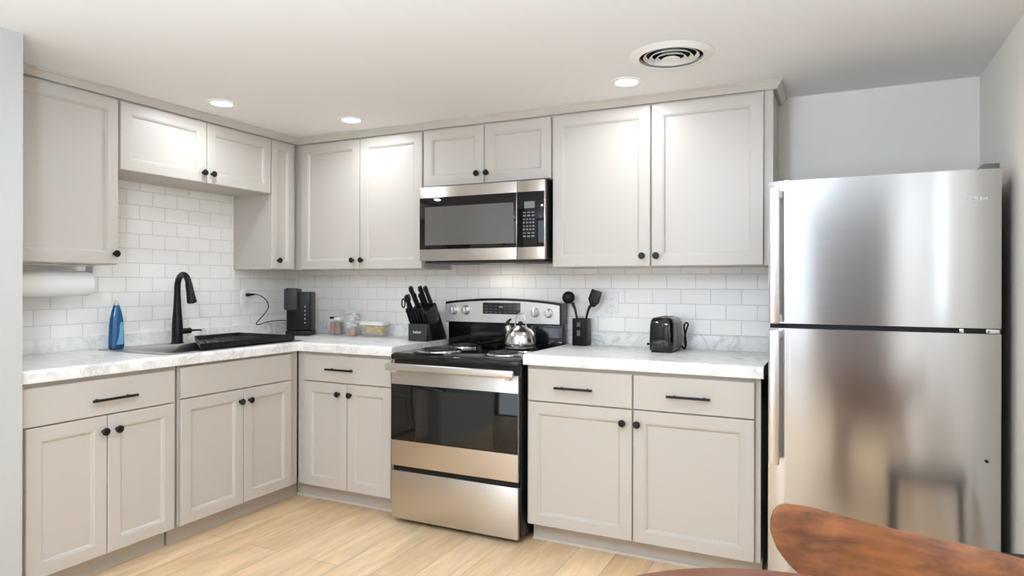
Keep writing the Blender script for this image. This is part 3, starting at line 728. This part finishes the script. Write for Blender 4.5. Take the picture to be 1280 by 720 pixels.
# ------------------------------------------------------------------ knife block
t = thing('knife_block', (1.235, -0.18, CT), 'black knife block with white lettering, left of the range', 'knife block')
KX0, KX1 = 1.172, 1.300
MB().prism([(-0.235, CT+0.001), (-0.085, CT+0.001), (-0.075, CT+0.012), (-0.195, 1.150), (-0.207, 1.155), (-0.295, 1.10), (-0.298, 1.09)], 'x', KX0, KX1, 0.003).build('slanted_block', 'black_plastic', t)
fb = MB().prism([(-0.302, CT+0.001), (-0.2355, CT+0.001), (-0.27, 1.030), (-0.302, 1.032)], 'x', KX0, KX1, 0.003).build('front_block', 'charcoal', t)
mb = MB(); lx = 1.207
for k, wd in enumerate((0.008, 0.007, 0.008, 0.009, 0.007, 0.008, 0.006)):
    hh = 0.013 if k in (0, 3) else 0.010
    mb.box(lx, lx+0.0025, -0.3032, -0.3015, 0.976, 0.976+hh)
    mb.box(lx+0.0025, lx+wd-0.002, -0.3032, -0.3015, 0.976+hh-0.0028, 0.976+hh)
    if k % 2: mb.box(lx+0.0025, lx+wd-0.002, -0.3032, -0.3015, 0.976, 0.9785)
    else: mb.box(lx+0.0025, lx+wd-0.003, -0.3032, -0.3015, 0.981, 0.983)
    lx += wd+0.0006
mb.build('lettering', 'print_white', fb)
def handle(base, d, L, w, name, label, group):
    base = Vector(base); d = Vector(d).normalized(); side = Vector((1, 0, 0)); nn = side.cross(d).normalized()
    loops = []
    for f, a, c in ((0, .62, .7), (.08, .9, .9), (.3, .8, 1.0), (.6, .85, .92), (.88, 1.0, 1.12), (1.0, .7, .8)):
        loops.append([base+d*(L*f)+side*(w*0.5*a*math.cos(q*PI/5))+nn*(w*0.85*c*math.sin(q*PI/5)) for q in range(10)])
    o = MB().loft(loops).build(name, 'black_plastic', None, 60); tag(o, label, 'knife', group); return o
for k in range(6):
    handle((1.182+k*0.0205, -0.288, 1.0325), (-0.03, -0.42, 0.9), 0.098+0.004*(k % 2), 0.0135, 'steak_knife', 'black steak knife handle in the lower front row of the knife block', 'steak knives in the knife block')
for q, (xx, yy, zz, L) in enumerate(((1.187, -0.286, 1.105, 0.105), (1.190, -0.235, 1.139, 0.125), (1.222, -0.262, 1.121, 0.10), (1.228, -0.222, 1.147, 0.07), (1.262, -0.240, 1.136, 0.13), (1.285, -0.225, 1.145, 0.12))):
    handle((xx, yy, zz), (-0.10, -0.45, 0.88), L, 0.022, 'kitchen_knife', 'large black kitchen knife handle rising from the top of the knife block', 'large knives in the knife block')
mb = MB()
for s_ in (-1, 1):
    c = Vector((1.163, -0.312+0.0, 1.165)) + Vector((0, s_*0.020, s_*0.012))
    mb.tube([c+Vector((0.004*s_, 0.016*math.cos(a*PI/10), 0.026*math.sin(a*PI/10))) for a in range(20)], 0.0042, 8, True)
mb.tube([(1.163, -0.298, 1.150), (1.166, -0.300, 1.130), (1.1735, -0.2985, 1.101)], 0.005, 8)
o = mb.build('kitchen_scissors', 'black_plastic'); tag(o, 'black scissor loops at the left of the knife block', 'scissors')

# ------------------------------------------------------------------ range
RX0, RX1 = 1.318, 2.074
CKT = 0.900
t = thing('electric_range', (1.696, -0.35, 0), 'stainless steel electric range with black cooktop and four coil burners', 'range')
MB().box(RX0+0.003, RX1-0.003, -0.638, -0.03, 0.03, 0.865).box(RX0+0.04, RX1-0.04, -0.60, -0.06, 0.0, 0.03).build('body', 'fridge_body', t)
ck = MB().box(RX0, RX1, -0.675, -0.03, 0.866, CKT-0.004, 0.008, 3)
ck.box(RX0+0.004, RX1-0.004, -0.655, -0.05, CKT-0.006, CKT, 0.0025)
ck = ck.build('cooktop', 'black_gloss', t)
for bx, by, r in ((1.500, -0.470, 0.108), (1.895, -0.470, 0.088), (1.500, -0.205, 0.088), (1.888, -0.240, 0.108)):
    bo = MB().lathe([(r*0.35, 0.0015), (r*0.6, 0.0012), (r*0.92, 0.005), (r+0.004, 0.0085), (r+0.012, 0.006), (r+0.014, 0.0005)], (bx, by, CKT), (0, 0, 1), 44).build('drip_bowl', 'chrome', ck)
    pts = []
    for k in range(150):
        a = k/149*2*PI*3.6; rad = 0.020+(r*0.90-0.020)*k/149; pts.append((bx+rad*math.cos(a), by+rad*math.sin(a), CKT+0.0115))
    MB().tube(pts, 0.0042, 6).build('burner_coil', 'coil', ck)
# oven door
d = MB().box(RX0+0.002, RX1-0.008, -0.668, -0.640, 0.305, 0.822, 0.003).build('oven_door', 'steel_warm', t)
MB().box(RX0+0.002, RX1-0.008, -0.6705, -0.6685, 0.440, 0.737, 0.0006).build('glass_panel', 'black_glass', d)
MB().box(1.475, 1.932, -0.6711, -0.6706, 0.450, 0.715).build('window', mat('oven_window_tint', srgb(30, 29, 28), 0.06, spec=0.55, vary=0.2, scale=6, rvar=0.02), d)
hb = MB().tube([(RX0-0.004+0.004, -0.716, 0.832), (RX1-0.012, -0.716, 0.832)], 0.017, 16)
hb = MB().box(RX0-0.002, RX1-0.012, -0.722, -0.704, 0.816, 0.852, 0.007, 3)
for xx in (RX0+0.03, RX1-0.05): hb.box(xx-0.012, xx+0.012, -0.706, -0.668, 0.800, 0.838, 0.004)
hb.build('handle', 'handle_steel', d)
MB().box(RX0+0.002, RX1-0.008, -0.668, -0.640, 0.026, 0.279, 0.003).build('storage_drawer', 'steel_warm', t)
MB().box(RX0+0.004, RX1-0.010, -0.650, -0.639, 0.280, 0.304).build('drawer_gap', 'black_plastic', t)
# backguard
bg = MB().box(RX0+0.006, RX1-0.002, -0.095, -0.03, CKT, 1.045, 0.004).build('backguard', 'black_gloss', t)
def arch(x): 
    f = (x-RX0)/(RX1-RX0); return 1.160+0.024*(1-(2*f-1)**2)
xs = [RX0+(RX1-RX0)*k/16 for k in range(17)]
poly = [(RX0, 1.045)]+[(x, arch(x)) for x in xs]+[(RX1, 1.045)]
poly = [(RX0, 1.038), (RX1, 1.038)]+[(x, arch(x)) for x in xs[::-1]]
MB().prism(poly, 'y', -0.118, -0.03).build('backguard_housing', 'black_gloss', t)
poly = [(RX0+0.004, 1.042), (RX1-0.012, 1.042)]+[(min(max(x, RX0+0.004), RX1-0.012), arch(x)-0.014) for x in xs[::-1]]
cp = MB().prism(poly, 'y', -0.1225, -0.1185).build('control_panel', mat('pale_brushed_steel', (0.80, 0.79, 0.77, 1), 0.38, 0.9, vary=0.02, scale=200, stretch=(1, 1, 40)), t)
MB().box(1.577, 1.822, -0.1250, -0.1230, 1.092, 1.158, 0.001).build('display', 'display', cp)
mb = MB()
for k in range(7):
    for j in range(3):
        if (k, j) == (3, 1): continue
        mb.box(1.592+k*0.031, 1.592+k*0.031+0.018, -0.1254, -0.1251, 1.102+j*0.018, 1.1045+j*0.018)
mb.box(1.684, 1.712, -0.1254, -0.1251, 1.128, 1.138); mb.build('key_print', 'keys', cp)
for xx, zz in ((1.380, 1.110), (1.464, 1.112), (1.914, 1.106), (1.998, 1.103)):
    kn = MB().lathe([(0, 0), (0.026, 0), (0.027, 0.004), (0.023, 0.008), (0.021, 0.026), (0.018, 0.029), (0, 0.029)], (xx, -0.1226, zz), (0, -1, 0), 24)
    kn.box(xx-0.004, xx+0.004, -0.158, -0.150, zz-0.019, zz+0.019, 0.002); kn.build('knob', 'handle_steel', cp)

# ------------------------------------------------------------------ kettle on the rear right burner
KXc, KYc, KZ = 1.888, -0.262, 0.9162
t = thing('kettle', (KXc, KYc, KZ), 'shiny stainless steel whistling kettle on the rear right burner', 'kettle')
MB().lathe([(0, 0.0005), (0.074, 0.0005), (0.080, 0.006), (0.081, 0.03), (0.079, 0.055), (0.071, 0.078), (0.055, 0.095), (0.036, 0.105), (0.034, 0.107), (0, 0.107)], (KXc, KYc, KZ), (0, 0, 1), 44).build('pot', 'kettle', t, 60)
ld = MB().lathe([(0, 0.1075), (0.034, 0.1075), (0.030, 0.112), (0.012, 0.116), (0, 0.117)], (KXc, KYc, KZ), (0, 0, 1), 28).build('lid', 'kettle', t, 60)
MB().lathe([(0, 0.1165), (0.005, 0.1165), (0.006, 0.122), (0.012, 0.128), (0.011, 0.136), (0, 0.139)], (KXc, KYc, KZ), (0, 0, 1), 18).build('lid_knob', 'black_plastic', ld)
sd = Vector((-0.92, -0.10, 0)).normalized()
def kp(a, z): return (KXc+sd.x*a, KYc+sd.y*a, KZ+z)
sp_ = MB().tube([kp(0.050, 0.070), kp(0.064, 0.095), kp(0.070, 0.112)], [0.020, 0.015, 0.0125], 16).build('spout', 'kettle', t, 60)
MB().tube([kp(0.0702, 0.1125), kp(0.072, 0.122), kp(0.064, 0.138), kp(0.050, 0.150)], [0.0125, 0.012, 0.008, 0.005], 12).build('whistle_cap', 'black_plastic', sp_)
fw_ = Vector((0.95, 0.3, 0))
hp = []
for k in range(21):
    a = PI*k/20; hp.append((KXc+0.028*math.cos(a)*1.0+0.0, KYc-0.004*math.cos(a), KZ+0.101+0.085*math.sin(a)))
hp = [(KXc+0.030*math.cos(PI*k/20)*(1.0 if True else 1), KYc-0.052*math.cos(PI*k/20)*0.0, KZ+0.100+0.080*math.sin(PI*k/20)**0.7) for k in range(21)]
MB().tube(hp, 0.0032, 10).build('handle', 'kettle', t, 60)

t.scale = (1.1, 1.1, 1.06)
# ------------------------------------------------------------------ utensil crock and tools
UX, UY = 2.180, -0.085
t = thing('utensil_holder', (UX, UY, CT), 'black square utensil holder right of the range', 'utensil holder')
def sq(h, z, r=0.008): return rect(UX-h, UX+h, UY-h, UY+h, CT+z, r, 4)
MB().loft([sq(0.040, 0.0006), sq(0.042, 0.003), sq(0.042, 0.149), sq(0.041, 0.150), sq(0.0385, 0.150), sq(0.038, 0.006)]).build('cup', 'black_plastic', t, 40)
mb = MB().box(UX-0.013, UX+0.006, UY-0.0428, UY-0.0421, CT+0.106, CT+0.130).box(UX-0.013, UX+0.006, UY-0.0428, UY-0.0421, CT+0.055, CT+0.085); mb.build('window_panel', 'dark_grey', t)
mb = MB().tube([(UX-0.020, UY, CT+0.008), (UX-0.026, UY, CT+0.12), (UX-0.029, UY, CT+0.155), (UX-0.040, UY+0.002, CT+0.20), (UX-0.055, UY+0.002, CT+0.235)], [0.006, 0.006, 0.006, 0.007, 0.010], 10)
mb.lathe([(0.0, -0.016), (0.018, -0.013), (0.030, -0.004), (0.036, 0.010), (0.0345, 0.0105), (0.028, -0.001), (0.016, -0.010), (0, -0.013)], (UX-0.077, UY-0.002, CT+0.262), (-0.35, 0.86, 0.2), 24)
o = mb.build('ladle', 'black_plastic'); tag(o, 'black ladle with round bowl leaning left in the utensil holder', 'ladle')
mb = MB().tube([(UX+0.016, UY, CT+0.008), (UX+0.027, UY, CT+0.15), (UX+0.036, UY, CT+0.19), (UX+0.050, UY, CT+0.222)], [0.006, 0.006, 0.007, 0.009], 10)
sx, sz = UX+0.074, CT+0.262
ang = math.radians(-16); cA, sA = math.cos(ang), math.sin(ang)
def sp2(a, b): return (sx+a*cA-b*sA, sz+a*sA+b*cA)
head = [sp2(-0.008, -0.052), sp2(0.012, -0.048), sp2(0.032, -0.020), sp2(0.034, 0.046), sp2(-0.028, 0.046), sp2(-0.034, -0.012)]
slots_ = []
mb.prism(head, 'y', UY-0.004, UY+0.001, 0.0012)
o = mb.build('spatula', 'black_plastic')
tag(o, 'black slotted spatula leaning right in the utensil holder', 'spatula')
mb = MB()
for a in (-0.012, 0.002, 0.016):
    q = [sp2(a-0.003, -0.018), sp2(a+0.003, -0.018), sp2(a+0.003, 0.03), sp2(a-0.003, 0.03)]
    mb.prism(q, 'y', UY-0.0046, UY-0.0041)
mb.build('slots', 'charcoal', o)

# ------------------------------------------------------------------ toaster
TX, TY = 2.667, -0.175
t = thing('toaster', (TX, TY, CT), 'black two-slot toaster end-on against the tiled wall', 'toaster')
def trect(hx, y0, y1, z, r): return rect(TX-hx, TX+hx, y0, y1, CT+z, r, 6)
TA, TB = TY-0.118, TY+0.122
sh = MB().loft([trect(.057, TA+.004, TB-.004, .010, .020), trect(.060, TA, TB, .016, .024), trect(.061, TA, TB, .06, .026), trect(.059, TA+.002, TB-.002, .135, .028), trect(.055, TA+.006, TB-.006, .160, .028), trect(.047, TA+.014, TB-.014, .171, .026), trect(.036, TA+.03, TB-.03, .1735, .02)]).build('shell', 'black_gloss', t, 50)
MB().box(TX-.050, TX+.050, TA+.012, TB-.012, CT+.0008, CT+.0105, .003).build('base', 'black_plastic', t)
for s_ in (-1, 1): MB().box(TX+s_*.018-.010, TX+s_*.018+.010, TA+.045, TB-.045, CT+.1728, CT+.1745).build('bread_slot', 'slot', t)
fp = MB().box(TX-.036, TX+.020, TA-.004, TA+.004, CT+.062, CT+.150, .002).build('lever_track', 'black', t)
MB().box(TX-.022, TX+.006, TA-.020, TA-.0035, CT+.139, CT+.149, .003).build('lever', 'charcoal', t)
MB().box(TX-.040, TX+.012, TA-.004, TA+.004, CT+.022, CT+.056, .002).build('button_panel', 'charcoal', t)
for k in range(3): MB().cyl((TX-.030+k*.016, TA-.0041, CT+.039), (TX-.030+k*.016, TA-.009, CT+.039), .005, .005, 14).build('button', 'black_plastic', t)
MB().box(TX+.0595, TX+.0625, TA+.03, TB-.03, CT+.02, CT+.150, .001).build('side_panel', 'dark_grey', t)
MB().tube([(TX-.060, TA+.03, CT+.040), (TX-.073, TA+.024, CT+.040)], [.004, .007], 10).build('dial', 'black_plastic', t)
crd = spline([(TX+.060, TB-.03, CT+.02), (TX+.085, TB-.055, CT+.012), (TX+.082, TB-.06, CT+.06), (TX+.092, TB-.06, CT+.11), (TX+.100, TB-.06, CT+.135), (TX+.088, TB-.062, CT+.142), (TX+.080, TB-.064, CT+.12), (TX+.088, TB-.066, CT+.07), (TX+.090, TB-.066, CT+.025), (TX+.075, TB-.06, CT+.006)])
MB().tube(crd, 0.0045, 8).build('power_cord', 'black_plastic', t)

# ------------------------------------------------------------------ microwave
MX0, MX1 = 1.318, 2.090
t = thing('microwave_oven', (1.70, -0.2, 1.395), 'stainless steel and black over-the-range microwave oven above the range', 'microwave')
MB().box(MX0+0.006, MX1-0.002, -0.372, -0.010, 1.402, 1.812, 0.003).build('housing', 'black_plastic', t)
MB().box(MX0+0.012, MX1-0.02, -0.36, -0.03, 1.384, 1.4015, 0.003).build('vent_underside', 'charcoal', t)
ul = MB().box(1.60, 1.80, -0.20, -0.14, 1.3825, 1.3842).build('cooktop_lamp', 'white_plastic', t)
area('lamp', (0, 0.03, -0.016), (0, 0, 0), 0.18, 0.05, 0.28, (1.0, 0.95, 0.88), 'RECTANGLE', PI, t)
dr = MB().box(MX0, 1.930, -0.402, -0.373, 1.397, 1.812, 0.003).build('door', 'steel_warm', t)
MB().box(MX0+0.002, 1.9285, -0.4045, -0.4025, 1.461, 1.752, 0.0006).build('door_glass', 'black_glass', dr)
MB().box(1.356, 1.912, -0.4052, -0.4046, 1.484, 1.700).build('window_screen', 'screen', dr)
pn = MB().box(1.932, MX1, -0.402, -0.373, 1.397, 1.812, 0.003).build('control_panel', 'steel_warm', t)
MB().box(1.9335, MX1-0.002, -0.4045, -0.4025, 1.461, 1.752, 0.0006).build('key_plate', 'black_glass', pn)
MB().box(1.975, 2.035, -0.4052, -0.4046, 1.665, 1.700).build('display', 'lcd', pn)
mb = MB()
for j in range(8):
    for k in range(4 if 1 < j < 6 else 3):
        w_ = 0.011 if 1 < j < 6 else 0.016
        x_ = 1.968+k*(0.018 if 1 < j < 6 else 0.0245)
        mb.box(x_, x_+w_, -0.4051, -0.4046, 1.640-j*0.018, 1.640-j*0.018+(0.008 if j % 2 else 0.006))
mb.build('keys', 'keys', pn)

# ------------------------------------------------------------------ refrigerator
FX0, FX1, FYF = 3.197, 3.973, -0.69
t = thing('refrigerator', (3.585, -0.36, 0), 'tall stainless steel top-freezer refrigerator at the right', 'refrigerator')
MB().box(FX0+0.006, FX1-0.004, -0.610, -0.03, 0.012, 1.668, 0.004).build('cabinet_body', 'fridge_body', t)
MB().box(FX0+0.02, FX1-0.02, -0.640, -0.612, 0.008, 0.070).build('toe_grille', 'black_plastic', t)
def fdoor(z0, z1, name):
    prof = []
    n = 18
    for k in range(n+1):
        f = k/n; x = FX0+(FX1-FX0)*f
        bow = 0.008*(1-(2*f-1)**2)
        edge = 0.010*(max(0, 1-f/0.04)**2+max(0, 1-(1-f)/0.04)**2)
        prof.append((x, FYF-bow+0.006+edge))
    poly = prof+[(FX1, -0.618), (FX0, -0.618)]
    return MB().prism(poly, 'z', z0, z1, 0.0).build(name, 'steel', t, 30)
fz = fdoor(1.112, 1.684, 'freezer_door')
fr = fdoor(0.080, 1.092, 'fridge_door')
MB().box(FX0+0.012, FX1-0.012, -0.6175, -0.611, 0.085, 1.665).build('door_gasket', 'black_plastic', t)
MB().box(FX0+0.006, FX1-0.004, -0.672, -0.612, 1.0925, 1.1115).build('door_gap', 'black_plastic', t)
for xx in (3.845, 3.925): MB().box(xx, xx+(0.014 if xx < 3.9 else 0.04), -0.694, -0.672, 1.0945, 1.1095, 0.002).build('hinge', 'chrome', t)
hc = MB().box(FX1-0.055, FX1-0.003, -0.665, -0.56, 1.6845, 1.706, 0.004).build('hinge_cover', 'dark_grey', t)
def fhandle(z0, z1, par):
    mb = MB().box(3.206, 3.243, -0.752, -0.736, z0, z1, 0.005, 3)
    for zz in (z0+0.02, z1-0.02): mb.box(3.212, 3.237, -0.738, -0.680, zz-0.015, zz+0.015, 0.003)
    return mb.build('handle', 'handle_steel', par)
fhandle(1.113, 1.656, fz); fhandle(0.555, 1.087, fr)
bd = MB()
for k in range(9):
    hgt = 0.012 if k in (0, 5) else 0.008
    bd.box(3.868+k*0.0082, 3.868+k*0.0082+0.0028, -0.6905, -0.6865, 1.574, 1.574+hgt)
    if k % 2 == 0: bd.box(3.868+k*0.0082, 3.868+k*0.0082+0.006, -0.6905, -0.6865, 1.574+0.003, 1.574+0.0052)
bd.tube([(3.893+0.020*math.cos(a*PI/12), -0.6885, 1.578+0.011*math.sin(a*PI/12)) for a in range(24)], 0.0012, 6, True)
bd.build('badge', 'badge', fz)
MB().cyl((3.929, -0.6875, 0.637), (3.929, -0.6905, 0.637), 0.0055, 0.0055, 16).build('screw_cover', 'black', fr)

# ------------------------------------------------------------------ round ceiling vent
t = thing('ceiling_vent', (VX, VY, CEIL), 'white round ceiling air vent with concentric rings', 'air vent')
MB().lathe([(0.127, -0.001), (0.166, -0.001), (0.168, -0.003), (0.160, -0.007), (0.140, -0.010), (0.130, -0.015), (0.127, -0.013)], (VX, VY, CEIL), (0, 0, 1), 64).build('flange', 'trim', t)
MB().lathe([(0.1295, -0.0005), (0.1295, 0.085), (0, 0.085), (0, 0.083), (0.1275, 0.083), (0.1275, -0.0005), (0.1295, -0.0005)], (VX, VY, CEIL), (0, 0, 1), 56).build('duct', 'duct', t)
for k, r in enumerate((0.110, 0.086, 0.062)):
    z_ = -0.004-0.004*k
    MB().lathe([(r-0.011, z_+0.005), (r-0.0095, z_+0.0055), (r+0.001, z_-0.005), (r-0.001, z_-0.0062), (r-0.011, z_+0.005)], (VX, VY, CEIL), (0, 0, 1), 56).build('ring', 'trim', t)
MB().lathe([(0, -0.008), (0.024, -0.010), (0.037, -0.019), (0.033, -0.022), (0, -0.021)], (VX, VY, CEIL), (0, 0, 1), 32).build('centre_cone', 'trim', t)
mb = MB()
for a in range(3):
    c_, s_ = math.cos(a*PI/3+0.4), math.sin(a*PI/3+0.4)
    mb.tube([(VX-0.126*c_, VY-0.126*s_, CEIL+0.002), (VX+0.126*c_, VY+0.126*s_, CEIL+0.002)], 0.0018, 6)
mb.build('spoke', 'duct', t)

# ------------------------------------------------------------------ chair, table, stool in the foreground
L_ = Vector((3.322, -1.99)); R_2 = Vector((3.836, -2.075)); c_ = (R_2-L_); Lc = c_.length; c_.normalize(); n_ = Vector((-c_.y, c_.x))
SAG = 0.07
def surf(s): 
    p = L_+c_*Lc*s+n_*SAG*4*s*(1-s); return p
def interp(tab, s):
    for (a, va), (b, vb) in zip(tab, tab[1:]):
        if a <= s <= b:
            f = (s-a)/(b-a) if b > a else 0; return va+(vb-va)*f
    return tab[-1][1]
half_t = [(-.026, .727), (-.022, .752), (-.014, .7671), (.005, .7799), (.034, .7851), (.106, .7816), (.25, .7672), (.36, .7590), (.419, .7540), (.5, .7530), (.62, .7525)]
half_b = [(-.026, .727), (-.020, .7142), (-.004, .6882), (.034, .6596), (.085, .6339), (.162, .598), (.306, .560), (.419, .546), (.5, .542), (.62, .540)]
ss = [-.026, -.0245, -.022, -.018, -.014, -.006, .005, .018, .034, .06, .085, .106, .14, .2, .25, .3, .36, 0.42, .5, 0.56, 0.62]
ss = ss+[1.24-s for s in ss[-2::-1]]
chair = thing('dining_chair', (3.58, -2.2, 0), 'walnut dining chair with curved bent-plywood back in the right foreground', 'chair')
SM = 0.62
def mirror(tab, s): return interp(tab, s if s <= SM else 2*SM-s)
TH = 0.011
loops = []
b = bmesh.new(); grid = []
NV = 10
for s in ss:
    zt_, zb_ = mirror(half_t, s), mirror(half_b, s)
    p = surf(s); dn = (surf(s+0.01)-surf(s-0.01)); nrm = Vector((-dn.y, dn.x)).normalized()
    fr_, bk_ = [], []
    for k in range(NV+1):
        z = zb_+(zt_-zb_)*k/NV
        lean = (z-0.74)*0.16
        q = p+nrm*lean
        e_ = TH*0.5*(1 if 0 < k < NV else 0.55)
        fr_.append((q.x-nrm.x*e_, q.y-nrm.y*e_, z)); bk_.append((q.x+nrm.x*e_, q.y+nrm.y*e_, z))
    loops.append(fr_+bk_[::-1])
bkr = MB().loft(loops).build('backrest', 'walnut', chair, 50)
def leg(p0, p1, r0, r1): return MB().tube([p0, tuple((a+b_)/2 for a, b_ in zip(p0, p1)), p1], [r0, (r0+r1)/2*1.05, r1], 14).build('leg', 'walnut', chair)
fwd = -n_                                # towards the table
mid = surf(0.62)
def cp_(a, bb): q = mid+c_*a+fwd*bb; return q
for s_ in (-1, 1):
    q0 = cp_(s_*0.17, 0.03); q1 = cp_(s_*0.185, -0.02)
    a_ = cp_(s_*0.13, 0.012)
    MB().tube([(q1.x, q1.y, 0.0), (q0.x, q0.y, 0.42), (a_.x, a_.y, 0.575)], [0.011, 0.016, 0.011], 12).build('leg', 'walnut', chair)
    q0 = cp_(s_*0.17, 0.34); q1 = cp_(s_*0.18, 0.36)
    leg((q1.x, q1.y, 0.0), (q0.x, q0.y, 0.43), 0.010, 0.016)
sl = []
for z, sc in ((0.428, 0.93), (0.434, 1.0), (0.452, 1.0), (0.460, 0.95)):
    ring = []
    for k in range(28):
        a = 2*PI*k/28
        q = cp_(0.225*sc*math.copysign(abs(math.cos(a))**0.6, math.cos(a)), 0.205+0.185*sc*math.copysign(abs(math.sin(a))**0.6, math.sin(a)))
        ring.append((q.x, q.y, z))
    sl.append(ring)
MB().loft(sl).build('seat', 'walnut', chair, 50)

TBX, TBY, TBR = 3.41, -2.63, 0.40
t = thing('dining_table', (TBX, TBY, 0), 'round dark walnut table whose edge curves along the bottom of the view', 'table')
MB().lathe([(0, 0.712), (TBR-0.03, 0.712), (TBR-0.004, 0.722), (TBR, 0.730), (TBR-0.002, 0.737), (TBR-0.008, 0.740), (0, 0.740)], (TBX, TBY, 0), (0, 0, 1), 96).build('tabletop', 'walnut_table', t)
MB().lathe([(0, 0.0), (0.17, 0.0), (0.18, 0.008), (0.17, 0.018), (0.06, 0.035), (0.035, 0.07), (0.032, 0.60), (0.05, 0.68), (0.12, 0.7115), (0, 0.7115)], (TBX, TBY, 0), (0, 0, 1), 40).build('pedestal', 'walnut_table', t)

QX, QY = 3.82, -1.212
t = thing('stool', (QX, QY, 0), 'low black flat-topped stool mostly hidden behind the chair back, before the refrigerator', 'stool')
def qr(i, z): return rect(QX-0.16+i, QX+0.16-i, QY-0.10+i, QY+0.10-i, z, 0.012, 4)
MB().loft([qr(0.006, 0.415), qr(0.0, 0.420), qr(0.0, 0.450), qr(0.003, 0.456), qr(0.010, 0.458)]).build('seat', 'cushion', t, 50)
for sx_ in (-1, 1):
    for sy_ in (-1, 1):
        MB().tube([(QX+sx_*0.145, QY+sy_*0.085, 0.0), (QX+sx_*0.135, QY+sy_*0.075, 0.4155)], [0.010, 0.013], 12).build('leg', 'black', t)
t.rotation_euler.z = 0.2
